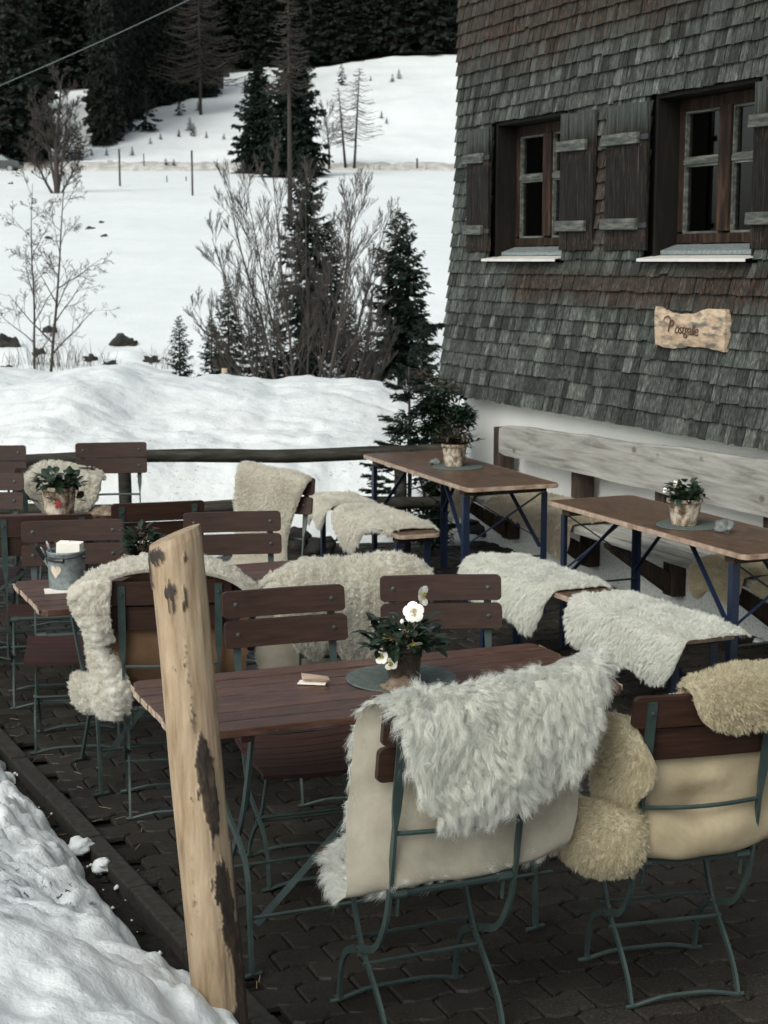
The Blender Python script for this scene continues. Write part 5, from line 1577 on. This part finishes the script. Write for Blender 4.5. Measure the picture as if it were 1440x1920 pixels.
# zinc bucket -------------------------------------------------------
c = at(126, 1100, .745)
BK = thing('zinc_bucket', 'small zinc bucket with a heart cut-out holding cutlery and napkins', 'bucket', c, 0)
BK.scale = (1.14,) * 3
mb = MB(); R_ = .064; Hb = .128
mb.lathe([(R_ * .93, 0), (R_ * .95, .004), (R_ * .96, .03), (R_ * .98, .09), (R_, .118), (R_ * 1.03, .121), (R_ * 1.03, .127), (R_, .128), (R_ * .96, .12), (R_ * .93, .02), (.001, .012)], 40, cap=False)
mb.build('body', M['zinc'], BK, True)
hp = []
for i in range(40):
    a = 2 * PI * i / 40; hp.append((.0165 * math.sin(a) ** 3 * 1.25, (.013 * math.cos(a) - .005 * math.cos(2 * a) - .002 * math.cos(3 * a) - .001 * math.cos(4 * a)) * 1.6))
mb = MB(); th0 = -PI / 2 - .42
for (x, z) in hp:
    a = th0 + x / R_; mb.v.append(((R_ * .985 + .0008) * math.cos(a), (R_ * .985 + .0008) * math.sin(a), z + .064))
mb.v.append(((R_ * .985 + .0012) * math.cos(th0), (R_ * .985 + .0012) * math.sin(th0), .062))
mb.f += [(i, (i + 1) % 40, 40) for i in range(40)]
mb.build('heart', M['heart'], BK, fix=False)
mb = MB()
for sg in (-1, 1): mb.tube([(sg * R_ * .98 * math.cos(.3), -.02 * sg, .108), (sg * (R_ + .008), -.02 * sg, .108)], .007, 8)
pts = [(-R_ * 1.04, .01, .108)] + [(-R_ * 1.05 * math.cos(t), -.012 - R_ * 1.16 * math.sin(t), .108 - .004 * math.sin(t)) for t in np.linspace(.15, PI - .15, 14)] + [(R_ * 1.04, -.01, .108)]
pts = [(p[0], p[1], p[2] + .012 * (i / 15)) for i, p in enumerate(pts)]
mb.tube(pts, .002, 5); hd = mb.build('handle', M['darkmetal'], BK)
mb = MB(); mb.tube([(-.045, -.062, .107), (-.02, -.078, .105), (.008, -.086, .105)], .008, 8); mb.build('grip', M['black'], hd)
random.seed(6)
for i, (a, tx) in enumerate([(.5, -.028), (.42, -.04), (.55, -.033), (.34, -.02), (.1, .0), (.2, -.01), (.0, .012)]):
    t = thing('cutlery', 'x', 'cutlery', (c.x + tx, c.y + random.uniform(-.01, .02), c.z + .02), random.uniform(-.4, .4), 'cutlery in the zinc bucket')
    t['label'] = 'knife or fork with black handle sticking up out of the zinc bucket'
    d = Vector((-math.sin(a), random.uniform(-.2, .1), math.cos(a)))
    mb = MB(); mb.tube([(0, 0, 0), tuple(d * .11)], .003, 6); mb.build('blade', M['steel'], t)
    L = .165 + random.uniform(-.015, .012)
    mb = MB(); mb.tube([tuple(d * .105), tuple(d * (L - .01)), tuple(d * L)], [.0055, .0065, .004], 8); mb.build('handle', M['steel' if i % 3 == 0 else 'black'], t)
mb = MB()
for i in range(9): mb.box((.0 + i * .0006, i * .0062 - .028, .115 + .002 * math.sin(i * 2)), (.082, .005, .09), Matrix.Rotation(.05, 3, 'Y'))
o = mb.build('napkin_stack', M['paper'], None, bevel=.001); o.location = (c.x + .012, c.y, c.z); o.scale = (1.1,) * 3; tag(o, 'stack of cream paper napkins standing in the zinc bucket', 'napkins')

# ================================================================== TREES
def spruce_mesh(name, Hh, R, seed, nb=110, tw=26, droop=.35, base=.06, thick=1., needle='needle', flatten=1.0, fine=1.0, power=.85):
    """returns (crown mesh, trunk mesh). Twigs are small tapering triangles hanging from drooping boughs."""
    r = np.random.default_rng(seed); V = []; F = []; n0 = 0
    tm = MB(); tm.tube([(0, 0, -.1 * Hh * .3), (0, 0, Hh * .5), (0, 0, Hh * .99)], [Hh * .016 * thick + .01, Hh * .010 * thick, .004], 7)
    bm_ = MB()
    for b in range(nb):
        q = (b + r.random()) / nb
        z = Hh * (base + (1 - base) * q ** .92)
        L = R * (1 - (z / Hh)) ** power * (.72 + .45 * r.random()) + .02 * R
        a = b * 2.39996 + r.normal() * .35
        up = .55 * q - droop * (1 - q)
        n_ = 7; ts = np.linspace(0, 1, n_)
        px = L * ts; pz = L * (up * ts - .25 * (1 - q) * ts ** 2 + .18 * ts ** 3 * (1.1))
        ca, sa = math.cos(a), math.sin(a)
        br = np.stack([px * ca, px * sa, z + pz], 1)
        if L > R * .18: bm_.tube([tuple(p) for p in br[::2]], [Hh * .0030 * thick, Hh * .0022 * thick, Hh * .0016 * thick, Hh * .0006], 3, cap=False)
        k = int(tw * (.35 + .65 * L / R)) + 4
        t = r.random(k) ** .75
        P0 = np.stack([np.interp(t, ts, br[:, i]) for i in range(3)], 1)
        side = np.where(r.random(k) < .5, -1, 1)
        sp = (.9 + .5 * r.random(k)) * side
        l = (L * .36 * (1.05 - .7 * t) + R * .06) * (.6 + .6 * r.random(k))
        dx = np.cos(a + sp); dy = np.sin(a + sp); dz = -.28 - .35 * (1 - q) * r.random(k) + .15 * r.normal(size=k)
        tipm = r.random(k) < .12; dx[tipm] = ca; dy[tipm] = sa
        D = np.stack([dx, dy, dz], 1); D /= np.linalg.norm(D, axis=1, keepdims=True)
        # each twig: three overlapping thin leaves along D
        for s_ in range(3):
            w_ = l * (.17 + .06 * r.random(k)) * fine
            W_ = np.cross(D, r.normal(size=(k, 3)) * .5 + np.array([0, 0, 1.])); W_ /= np.linalg.norm(W_, axis=1, keepdims=True)
            o = P0 + D * (l * (s_ * .28))[:, None]
            tip = o + (D + r.normal(size=(k, 3)) * .28) * (l * .62)[:, None]
            A = o - W_ * w_[:, None] * .5; B = o + W_ * w_[:, None] * .5
            m1 = o * .45 + tip * .55
            V += [np.stack([A, m1 - W_ * w_[:, None] * .55, tip, m1 + W_ * w_[:, None] * .55, B], 1).reshape(-1, 3)]
            base_ = n0 + np.arange(k)[:, None] * 5
            F += [base_ + np.array([[0, 1, 3]]), base_ + np.array([[0, 3, 4]]), base_ + np.array([[1, 2, 3]])]
            n0 += k * 5
    V = np.concatenate(V); F = np.concatenate(F)
    V[:, 2] = np.maximum(V[:, 2], 0.0)
    b = len(tm.v); tm.v += bm_.v; tm.f += [tuple(i + b for i in f_) for f_ in bm_.f]
    return V, F, tm
def spruce(label, loc, Hh, R, seed, group=None, needle='needle', name='spruce_tree', cat='tree', rz=0, trunkm='twig', **k):
    t = thing(name, label, cat, loc, rz, group)
    V, F, tm = spruce_mesh(name, Hh, R, seed, **k)
    npmesh('crown', V, F, M[needle], t); tm.build('trunk', M[trunkm], t, fix=False)
    return t
def branch(mb, p, d, L, r, depth, rnd, spread=.55, n_ch=5, up=.25, seg=5, minr=.0015, sub=.62, shape=None):
    pts = [Vector(p)]; q = Vector(p); dd_ = Vector(d).normalized()
    for i in range(seg):
        dd_ = (dd_ + Vector((rnd.gauss(0, .10), rnd.gauss(0, .10), rnd.gauss(0, .06) + up * .12))).normalized()
        q = q + dd_ * L / seg; pts.append(q)
    rs = [max(minr, r * (1 - .75 * i / seg)) for i in range(seg + 1)]
    mb.tube(pts, rs, 5 if depth > 2 else 3, cap=False)
    if depth <= 0: return
    for c in range(n_ch):
        t = .25 + .72 * (c + rnd.random()) / n_ch
        i = min(seg - 1, int(t * seg)); f = t * seg - i
        s = pts[i].lerp(pts[i + 1], f); ax = (pts[i + 1] - pts[i]).normalized()
        o = ax.orthogonal().normalized(); o = Matrix.Rotation(rnd.uniform(0, 2 * PI), 3, ax) @ o
        nd = (ax * (1 - spread * .5) + o * spread + Vector((0, 0, up))).normalized()
        branch(mb, s, nd, L * sub * (1.15 - .55 * t) * rnd.uniform(.75, 1.2), max(minr, rs[i] * .55), depth - 1, rnd, spread, n_ch, up, max(3, seg - 1), minr, sub)
def bare_tree(label, loc, stems, seed, m='twig', depth=3, name='bare_tree', cat='tree', group=None, twm=None, **k):
    t = thing(name, label, cat, loc, 0, group); rnd = random.Random(seed)
    tr = MB(); tw = MB()
    for (dx, dy, d, L, r) in stems:
        pts = [Vector((dx, dy, -.1))]; dd_ = Vector(d).normalized(); q = Vector((dx, dy, -.1)); seg = 9
        for i in range(seg):
            dd_ = (dd_ + Vector((rnd.gauss(0, .045), rnd.gauss(0, .045), .03))).normalized(); q = q + dd_ * L / seg; pts.append(q)
        rs = [max(.002, r * (1 - .85 * i / seg)) for i in range(seg + 1)]
        tr.tube(pts, rs, 6, cap=False)
        nb = k.get('nb', 12); lo = k.get('lo', .25)
        for c in range(nb):
            tt = lo + (1 - lo) * (c + rnd.random()) / nb; tt = min(tt, .985); i = int(tt * seg); f = tt * seg - i
            s = pts[i].lerp(pts[i + 1], f); ax = (pts[i + 1] - pts[i]).normalized(); o = Matrix.Rotation(c * 2.4 + rnd.uniform(-.5, .5), 3, ax) @ ax.orthogonal().normalized()
            sp = k.get('spread', .6)
            nd = (ax * (1 - sp * .5) + o * sp).normalized()
            branch(tw, s, nd, L * k.get('bl', .34) * (1.2 - .75 * tt) * rnd.uniform(.7, 1.2), max(k.get('minr', .002), rs[i] * .5), depth - 1, rnd, sp, k.get('n_ch', 5), k.get('up', .25), 4, k.get('minr', .002), k.get('sub', .6))
    tr.build('trunk', M[m], t, True, fix=False); tw.build('crown', M[twm or m], t, fix=False)
    return t

# --- big spruces by the road ----------------------------------------------------
def fit(px, pbase, ptop, d=None):
    b = hit(px, pbase, 30) if d is None else onfar(px, d)
    return b, height_to(ptop, b.y) - b.z
b, h = fit(490, 316, 122, 128); spruce('broad dark spruce standing left of the road bend, left one of the big roadside pair', b, h, 2.55, 41, None, nb=130, tw=44, base=.03, power=.62, fine=1.5)
b, h = fit(556, 330, 80, 122); spruce('tall dark spruce right of its broad neighbour behind the bare multi stemmed shrub', b, h, 2.9, 42, None, nb=150, tw=44, base=.05, power=.6, droop=.45, fine=1.3)
b, h = fit(578, 715, 292, 33); spruce('slender dark spruce rising right behind the bare multi stemmed tree', b, h, .72, 43, None, nb=150, tw=34, base=.04, power=.38, droop=.6, fine=1.1)
b, h = fit(622, 715, 420, 35); spruce('thin shaggy spruce close to the right of the slender spruce', b, h, .50, 44, None, nb=120, tw=30, base=.1, power=.4, droop=.5, fine=1.1)
b, h = fit(750, 668, 398, 31); spruce('freestanding spruce against the snow field left of the house corner', b, h, 1.15, 45, None, nb=78, tw=42, base=.18, power=.75, droop=.25, fine=1.15)
b, h = fit(790, 700, 600, 24); spruce('low dark spruce in front of the house corner below the freestanding spruce', b, max(h, 1.0), .55, 46, None, nb=60, tw=34, base=.02, power=.55)
for i, (px, pb, pt_, R, lab) in enumerate([(338, 705, 592, .50, 'small spruce left of the group behind the snow bank'), (398, 712, 590, .42, 'bushy small spruce between two taller young spruces'), (430, 720, 530, .62, 'young spruce with pointed top left of the bare multi stemmed tree'),
                                          (482, 720, 560, .5, 'young spruce tucked into the left side of the bare tree'), (520, 722, 600, .5, 'short dense spruce at the foot of the bare tree'), (655, 690, 560, .5, 'young spruce half hidden by bare twigs right of the bare tree'), (690, 665, 585, .35, 'little spruce directly left of the freestanding spruce')]):
    b, h = fit(px, pb, pt_, 29 + (i % 3)); spruce(lab, b, max(h, .8), R * 1.05, 50 + i, 'young spruces behind the snow bank', nb=80, tw=30, base=.03, power=.7)
# little spruces scattered over the slope
little = [(275, 246, 187), (337, 217, 190), (372, 208, 194), (356, 246, 228), (363, 256, 238), (335, 257, 246), (282, 270, 262), (248, 292, 280), (200, 292, 282), (172, 292, 284), (641, 160, 133), (736, 154, 143), (748, 148, 135), (715, 222, 212), (725, 232, 226), (460, 155, 147),
          (311, 310, 302), (326, 312, 304), (387, 259, 252), (301, 262, 257), (148, 300, 258), (128, 300, 262), (420, 262, 256), (695, 152, 147)]
for i, (px, pb, pt_) in enumerate(little):
    b = hit(px, pb, 60); h = max(.5, (height_to(pt_, b.y) - b.z) * 1.15)
    loc = 'left of the two tall fence poles' if px < 225 else 'between the tall poles' if px < 362 else 'on the open slope in the middle' if px < 500 else 'on the slope right of the larches'
    sz = 'knee high' if h < .9 else 'waist high' if h < 1.6 else 'head high' if h < 2.4 else 'largest'
    h *= 1.3; spruce(f'{sz} self sown spruce {loc}', b, h, h * .40, 70 + i, 'self sown little spruces on the snowy slope', nb=34, tw=14, base=.02, power=.8, fine=1.8, name='spruce_sapling')

# --- bare trees -------------------------------------------------------------------
b = onfar(566, 27.5); Hb_ = height_to(318, b.y) - b.z
st_ = []
rnd = random.Random(12)
for (dx, lean, L, r) in [(-.10, -.52, .86, .045), (-.06, -.30, 1.0, .05), (-.02, -.16, 1.02, .045), (.0, -.08, 1.0, .04), (.03, .02, .98, .04), (.05, .14, .98, .045), (.10, .30, .98, .055), (.14, .45, .90, .05), (.18, .60, .72, .035), (-.14, -.68, .66, .035), (.22, .75, .55, .03)]:
    st_.append((dx * 1.6, rnd.uniform(-.25, .25), (lean * .80, rnd.uniform(-.12, .12), 1), Hb_ * L * .98, r * .8))
bare_tree('large bare tree with many stems spreading from one base behind the snow bank', b, st_, 5, 'twig', depth=3, nb=17, lo=.26, spread=.40, bl=.25, up=.35, n_ch=6, minr=.0034, sub=.56, )
b = onfar(72, 30); Hb_ = height_to(318, b.y) - b.z
bare_tree('delicate bare birch with two slim stems at the left', b, [(-.02, 0, (-.13, .05, 1), Hb_ * 1.0, .035), (.06, 0, (.28, 0, 1), Hb_ * 1.02, .042)], 8, 'larch', depth=4, nb=13, lo=.25, spread=.68, bl=.24, up=.05, n_ch=4, minr=.0036, sub=.52)
b = hit(107, 363, 80); Hb_ = height_to(135, b.y) - b.z
bare_tree('wide bare tree standing in the snow before the dark spruces at the left', b, [(0, 0, (.0, 0, 1), Hb_, .20), (-.2, 0, (-.55, 0, 1), Hb_ * .5, .1), (.2, 0, (.6, 0, 1), Hb_ * .42, .08), (0, .1, (.22, 0, 1), Hb_ * .85, .1), (0, -.1, (-.2, 0, 1), Hb_ * .85, .1)], 15, 'larch', depth=4, nb=14, lo=.2, spread=.6, bl=.30, up=.35, n_ch=4, minr=.010, sub=.58)
b = hit(617, 318, 80); Hb_ = height_to(200, b.y) - b.z
bare_tree('small bare tree left of the two larches at the road', b, [(0, 0, (0, 0, 1), Hb_, .12)], 18, 'larch', depth=3, nb=14, lo=.3, spread=.6, bl=.42, up=.35, n_ch=5, minr=.012)
def larch(label, px, pb, pt_, R, seed, d=None, lo=.3, r0=.13, mr=.010, lean=0, nb=46, group=None):
    b = hit(px, pb, 60) if d is None else onfar(px, d)
    Hh = height_to(pt_, b.y) - b.z; t = thing('larch_tree', label, 'tree', b, 0, group); rnd = random.Random(seed)
    tr = MB(); tr.tube([(0, 0, -.2), (lean * .5, 0, Hh * .5), (lean, 0, Hh)], [r0, r0 * .6, .02], 6); tr.build('trunk', M['birchbark' if r0 < .12 else 'larch'], t, True)
    mb = MB()
    for k in range(nb):
        q = lo + (1 - lo) * (k + rnd.random()) / nb; z = Hh * q; a = rnd.uniform(0, 2 * PI); L = R * (1 - q) ** .7 * rnd.uniform(.7, 1.15) + .1 * R
        pts = [Vector((lean * q, 0, z)), Vector((lean * q + math.cos(a) * L * .5, math.sin(a) * L * .5, z - L * .16)), Vector((lean * q + math.cos(a) * L, math.sin(a) * L, z - L * .12 + L * .06))]
        sm = smooth(pts, 4); mb.tube(sm, [mr * 1.6 * (1 - .6 * i / len(sm)) for i in range(len(sm))], 3, cap=False)
        for j in range(8):
            i = rnd.randrange(1, len(sm) - 1); s = sm[i]; a2 = a + rnd.choice((-1, 1)) * rnd.uniform(.5, 1.1); l = L * rnd.uniform(.12, .32)
            mb.tube([s, s + Vector((math.cos(a2) * l, math.sin(a2) * l, rnd.uniform(-.35, .2) * l))], [mr * .8, mr * .4], 3, cap=False)
    mb.build('crown', M['larch'], t, fix=False); return t
larch('larger bare larch with even tiers of branches at the road', 664, 316, 128, 3.0, 3, lean=.5, nb=80, mr=.018)
larch('smaller slimmer larch directly left of the larger larch', 648, 316, 165, 2.2, 4, lean=-.6, nb=60, mr=.018)
larch('very tall slim larch with a bare trunk in front of the big roadside spruces', 547, 428, -70, 1.5, 5, d=68, lo=.52, r0=.125, mr=.016, nb=150)
larch('reddish bare larch in front of the forest at the top', 385, 180, -60, 6.0, 6, d=178, lo=.25, r0=.2, mr=.05, nb=120)

# --- forest -----------------------------------------------------------------------
protos = []
rows_ = []
random.seed(31)
def proto(k):
    H0 = 20.0
    V, F, tm = spruce_mesh('p', H0, 3.6 + .5 * (k % 2), 200 + k, nb=120, tw=17, base=.01, power=.62 + .08 * (k % 3), droop=.42, fine=2.0)
    return V, F, tm
for k in range(4):
    V, F, tm = proto(k); protos.append((V, F, tm))
def forest_tree(k, loc, s, label, g):
    if k not in made:
        V, F, tm = protos[k]; t = thing('forest_spruce', label, 'tree', loc, 0, g)
        npmesh('crown', V, F, M['needlefar'], t); tm.build('trunk', M['darkwood'], t, fix=False); made[k] = t
        t.scale = (s, s, s); t.rotation_euler.z = random.uniform(0, 6.28); return t
    return dup(made[k], loc, random.uniform(0, 6.28), label, g, (s * random.uniform(.85, 1.1), s * random.uniform(.85, 1.1), s))
made = {}
cands = []
GF = 'dark spruces of the forest on the hill'
edge_pts = []
# front edge along the diagonal and the ridge
for i in range(44):
    d = 160 + (i / 43) * 40; px = max(212 + i * .5, float(np.interp(d, BD, BX)) - 30) + random.uniform(-4, 4)
    edge_pts.append((px, d, 'spruce on the front edge of the forest where the snow slope rises'))
for i in range(20):
    px = 485 + i * 21 + random.uniform(-5, 5); edge_pts.append((px, 226 + random.uniform(-2, 3), 'spruce of the forest edge along the top of the snow ridge'))
for px in (-40, -5, 30, 62, 92): edge_pts.append((px, 143 + random.uniform(0, 5), 'spruce of the dark wall of trees at the left behind the road'))
for px, d in ((105, 158), (100, 168), (118, 178), (60, 160), (10, 165), (-40, 170), (40, 178), (80, 176), (222, 172), (226, 180), (235, 186), (245, 176), (262, 186), (285, 192), (218, 166), (224, 192)):
    edge_pts.append((px, d, 'spruce of the dark forest lining the white clearing'))
for row, d in enumerate((188, 198, 208, 220, 234, 246, 260)):
    n_ = 24 + row
    for i in range(n_):
        px = -90 + (1000 / n_) * (i + random.random() * .8)
        lim = float(np.interp(d - 4, BD, BX)) - 48 if d < 222 else 2000
        if px > lim - 20 or (px < 262 and 206 > d): continue
        edge_pts.append((px, d + random.uniform(-4, 4), 'dark spruce deep in the forest that fills the top of the picture'))
for i, (px, d, lab) in enumerate(edge_pts):
    p = onfar(px, d); s = random.uniform(.75, 1.15)
    if 72 < px < 208 and d < 206: continue
    q_ = forest_tree(i % 4, p, s, lab, GF)
    if px < 460 and 'front edge' in lab or 'clearing' in lab and px > 190: q_.scale = (s * .52, s * .52, s)

# ------------------------------------------------------------------ rocks and dark hollows in the snow by the stream
rk = [(238, 648, 25, 'dark rock in a snow hollow, alone above the bank'), (12, 652, 26, 'dark rock at the left picture edge beyond the bank'), (75, 672, 12, 'small dark rock left of the birch foot'), (96, 624, 14, 'dark rock right of the birch stems'), (285, 682, 16, 'dark rock left of the small spruce'),
      (205, 690, 16, 'flat dark rock just above the bank crest'), (172, 678, 13, 'flat dark rock left of the flat crest rock'), (12, 696, 10, 'tiny dark rock above the bank at the left edge'), (170, 430, 7, 'upper one of the three specks in the open field'), (196, 444, 7, 'right one of the three specks in the open field'), (190, 418, 5, 'topmost small speck in the open field'), (90, 448, 7, 'half buried stone in the field by the birch crown'), (20, 345, 4, 'stone speck near the left edge below the road')]
for i, (px, py, rp, lab) in enumerate(rk):
    p = hit(px, py, 27); r = rp / FPX * p.y
    o = lump('rock', (p.x, p.y, p.z + r * .15), r, M['rock'], i + 30, .75, 3, .95); o.scale = (1, .8, 1); o.location.z -= r * .3; tag(o, lab, 'rock', 'dark rocks showing through the snow')
mb = MB(); rnd = random.Random(3)      # dry stalks and small brush round them
for (px, py, sp, n_, hh) in [(75, 690, 40, 60, .55), (130, 690, 60, 70, .45), (205, 692, 30, 30, .25), (20, 690, 25, 20, .3), (300, 690, 30, 30, .4), (110, 640, 30, 30, .3), (700, 690, 45, 50, .5), (620, 712, 60, 50, .5), (420, 700, 50, 50, .5)]:
    for i in range(n_):
        p = hit(px + rnd.gauss(0, sp * .5), py + rnd.gauss(0, 6), 26); a = rnd.uniform(0, 6.28); h = hh * rnd.uniform(.4, 1.2)
        mb.tube([(p.x, p.y, p.z - .05), (p.x + math.cos(a) * h * .2, p.y, p.z + h * .6), (p.x + math.cos(a) * h * .45, p.y, p.z + h)], [.005, .004, .002], 3, cap=False)
o = mb.build('dry_brush', M['twig'], fix=False); o['kind'] = 'stuff'

# boulders along the terrace edge behind the fence
for i, (px, py, r, lab) in enumerate([(548, 1026, .15, 'dark boulder beside the fur covered chair'), (600, 1035, .10, 'small dark boulder under the far bench'), (500, 1035, .11, 'dark boulder left of the far bench'), (335, 1040, .15, 'brown boulder behind the chairs near the log post top'), (300, 1040, .12, 'brown boulder left of the log post top'),
                                      (180, 1040, .16, 'large brown boulder behind the zinc bucket'), (110, 1030, .14, 'brown boulder behind the bucket chair'), (850, 1000, .16, 'snow dusted boulder at the foot of the house corner'), (900, 1006, .13, 'grey boulder under the farther beer table'), (790, 1000, .13, 'boulder at the foot of the corner shrub'), (690, 1010, .12, 'boulder near the right fence post')]):
    p = at(px, py, .0); o = lump('boulder', (p.x, p.y, r * .25), r, M['rock'], i + 60, .7, 3, .5); tag(o, lab, 'boulder', 'boulders along the terrace edge')
for i, (px, py, r, lab) in enumerate([(620, 1010, .14, 'patch of old snow beneath the far bench'), (525, 985, .16, 'patch of old snow behind the fur covered chair'), (850, 1020, .07, 'snow remnant at the house corner'), (390, 1040, .10, 'snow remnant behind the second table'), (1422, 1203, .03, 'crumb of snow at the foot of the plaster wall')]):
    p = at(px, py, .0); o = lump('snow_patch', (p.x, p.y, .0), r, M['snow'], i + 80, .5, 3, .5); tag(o, lab, 'snow patch', 'snow remnants on the terrace edge')

# --- corner conifer and shrub -------------------------------------------------------
def potted_fir():
    b = Vector((.17, 10.95, 0)); t = thing('young_fir', 'sparse young fir tied up at the fence corner next to the house', 'tree', b)
    rnd = random.Random(9); tr = MB(); nd = MB(); Hh = 1.28
    tr.tube([(0, 0, 0), (.01, 0, .6), (0, 0, Hh)], [.018, .014, .006], 6)
    def needles(a, b_, dens=150, ln=.024):
        a = Vector(a); b_ = Vector(b_); L = (b_ - a).length; d = (b_ - a).normalized(); o = d.orthogonal().normalized()
        for i in range(int(L * dens * 5)):
            q = a.lerp(b_, rnd.random()); s = Matrix.Rotation(rnd.uniform(0, 6.28), 3, d) @ o
            tip = q + (s * .8 + d * .8).normalized() * ln * rnd.uniform(.7, 1.2); w_ = d.cross(s) * .004
            nd.add([q - w_, q + w_, tip], [(0, 1, 2)])
    for k in range(34):
        z = .16 + (Hh - .2) * (k / 34) ** .95; L = (.46 * (1 - z / Hh) + .09) * rnd.uniform(.8, 1.2)
        if .80 < z < 1.0 and k % 2: continue
        a = k * 2.4 + rnd.uniform(-.3, .3); e = .10 + .25 * z
        d = Vector((math.cos(a), math.sin(a) * .8, e)).normalized(); s = Vector((0, 0, z)); end = s + d * L + Vector((0, 0, -.05 * L))
        tr.tube([s, s.lerp(end, .5), end], [.006, .004, .002], 4, cap=False); needles(s.lerp(end, .15), end)
        for j in range(8):
            tt = .25 + .7 * j / 8; p = s.lerp(end, tt); a2 = a + (1 if j % 2 else -1) * rnd.uniform(.6, .9); l = L * .42 * (1.1 - tt) + .03
            q = p + Vector((math.cos(a2), math.sin(a2) * .8, rnd.uniform(-.15, .15))) * l
            tr.tube([p, q], [.003, .0015], 3, cap=False); needles(p, q)
    tr.build('trunk', M['twig'], t, fix=False); nd.build('crown', M['needle'], t, fix=False)
potted_fir()
def shrub(label, b, R, Hh, seed, n_=1500, L=.06, m='leaf'):
    t = thing('evergreen_shrub', label, 'shrub', b); mb = MB(); rnd = random.Random(seed); random.seed(seed); br = MB()
    cen = [(rnd.gauss(0, R * .45), rnd.gauss(0, R * .4), rnd.uniform(.15, 1) * Hh, rnd.uniform(.4, .8) * R * .55) for _ in range(16)]
    for c in cen: br.tube([(0, 0, 0), (c[0] * .4, c[1] * .4, c[2] * .5), (c[0], c[1], c[2])], [.012, .008, .003], 4, cap=False)
    for i in range(n_):
        c = rnd.choice(cen); a = rnd.uniform(0, 6.28); e = rnd.uniform(-1, 1.4); q = c[3] * rnd.random() ** .4
        p = Vector((c[0] + math.cos(a) * math.cos(e) * q, c[1] + math.sin(a) * math.cos(e) * q, c[2] + math.sin(e) * q))
        leafshape(mb, p, Vector((math.cos(a), math.sin(a), rnd.uniform(-.5, .8))), L * rnd.uniform(.6, 1.2), L * .26, (0, 0, 1), rnd.uniform(-.1, .5))
    mb.build('foliage', M[m], t, fix=False); br.build('stems', M['twig'], t, fix=False)
shrub('dense dark evergreen shrub in the nook between fence and house corner', Vector((.34, 11.05, 0)), .33, 1.02, 5, 6500, .05)
shrub('leafless looking dark shrub poking up behind the corner shrub', Vector((.40, 11.5, .1)), .24, 1.15, 6, 900, .05, 'leafdry')

# --- cable, poles, car ---------------------------------------------------------------
mb = MB(); a = aty(-260, 268, 24); b = aty(700, -180, 30)
pts = [a.lerp(b, i / 30) + Vector((0, 0, -.16 * math.sin(PI * i / 30))) for i in range(31)]
mb.tube(pts, .0075, 6); o = mb.build('overhead_cable', M['cable']); tag(o, 'thin overhead cable crossing the upper left corner', 'cable')
for i, (px, pb, pt_, lab) in enumerate([(225, 350, 279, 'left tall pole standing in the snow field'), (361, 367, 282, 'right tall pole standing in the snow field'), (782, 318, 297, 'snow stake with dark bands at the right end of the road'), (270, 314, 288, 'snow stake near the left bend of the road'), (65, 318, 288, 'snow stake beside the parked car'), (313, 342, 330, 'short thin stake in the field between the poles'), (349, 340, 331, 'short thin stake directly left of the right pole')]):
    b = hit(px, pb, 60); h = height_to(pt_, b.y) - b.z; r = .035 if i < 2 else .05 if i == 2 else .03
    t = thing('snow_pole', lab, 'pole', b, 0, 'poles and snow stakes in the field')
    mb = MB(); mb.tube([(0, 0, -.3), (.0, 0, h)], r * b.y / 110 * (1.9 if i < 2 else 1.2), 8); mb.build('shaft', M['twig'], t)
    if i in (2, 3):
        mb = MB(); [mb.tube([(0, 0, h * k), (0, 0, h * k + h * .12)], r * 1.3 * b.y / 110, 8) for k in (.35, .6, .85)]; mb.build('band', M['black'], t)
for i, px in enumerate((690, 701, 712, 800)):
    b = hit(px, 318, 60); t = thing('snow_pole', 'tiny stake at the roadside between larches and house' if i < 3 else 'tiny stake at the roadside close to the house corner', 'pole', b, 0, 'poles and snow stakes in the field')
    mb = MB(); mb.tube([(0, 0, -.1), (0, 0, .35)], .025, 6); mb.build('shaft', M['twig'], t)
# short wooden stake behind the bank
b = hit(421, 712, 26); mb = MB(); p = aty(421, 700, 16.2); mb.tube([(0, 0, -.5), (0, 0, .05)], .03, 8); o = mb.build('wooden_stake', M['signwood']); o.location = p; tag(o, 'short cut wooden stake sticking out of the bank crest', 'stake')
# parked car on the road
def car():
    p = onfar(8, 138); p.z = 9.3
    t = thing('parked_car', 'dark car on the road at the left picture edge, mostly hidden by the snow', 'car', p, 0)
    prof = [(-2.1, .35), (-2.15, .75), (-1.9, .92), (-1.2, .98), (-.65, 1.42), (.75, 1.46), (1.5, 1.02), (2.1, .9), (2.2, .6), (2.15, .35)]
    mb = MB(); mb.prism(prof, -.85, .85, 'y'); bd = mb.build('body', M['carpaint'], t, bevel=.05)
    for s_ in (-1, 1):
        mb = MB(); mb.prism([(-1.05, .98), (-.6, 1.34), (.0, 1.37), (.0, .98)], s_ * .853, s_ * .86, 'y'); mb.build('window', M['zinc'], t)
        mb = MB(); mb.prism([(.06, .98), (.06, 1.37), (.7, 1.37), (1.25, 1.0)], s_ * .853, s_ * .86, 'y'); mb.build('window', M['zinc'], t)
        for x in (-1.3, 1.35):
            mb = MB(); mb.tube([(x, s_ * .78, .33), (x, s_ * .9, .33)], .33, 18); w_ = mb.build('wheel', M['black'], t)
            mb = MB(); mb.tube([(x, s_ * .9, .33), (x, s_ * .905, .33)], .2, 14); mb.build('rim', M['zinc'], w_)
car()
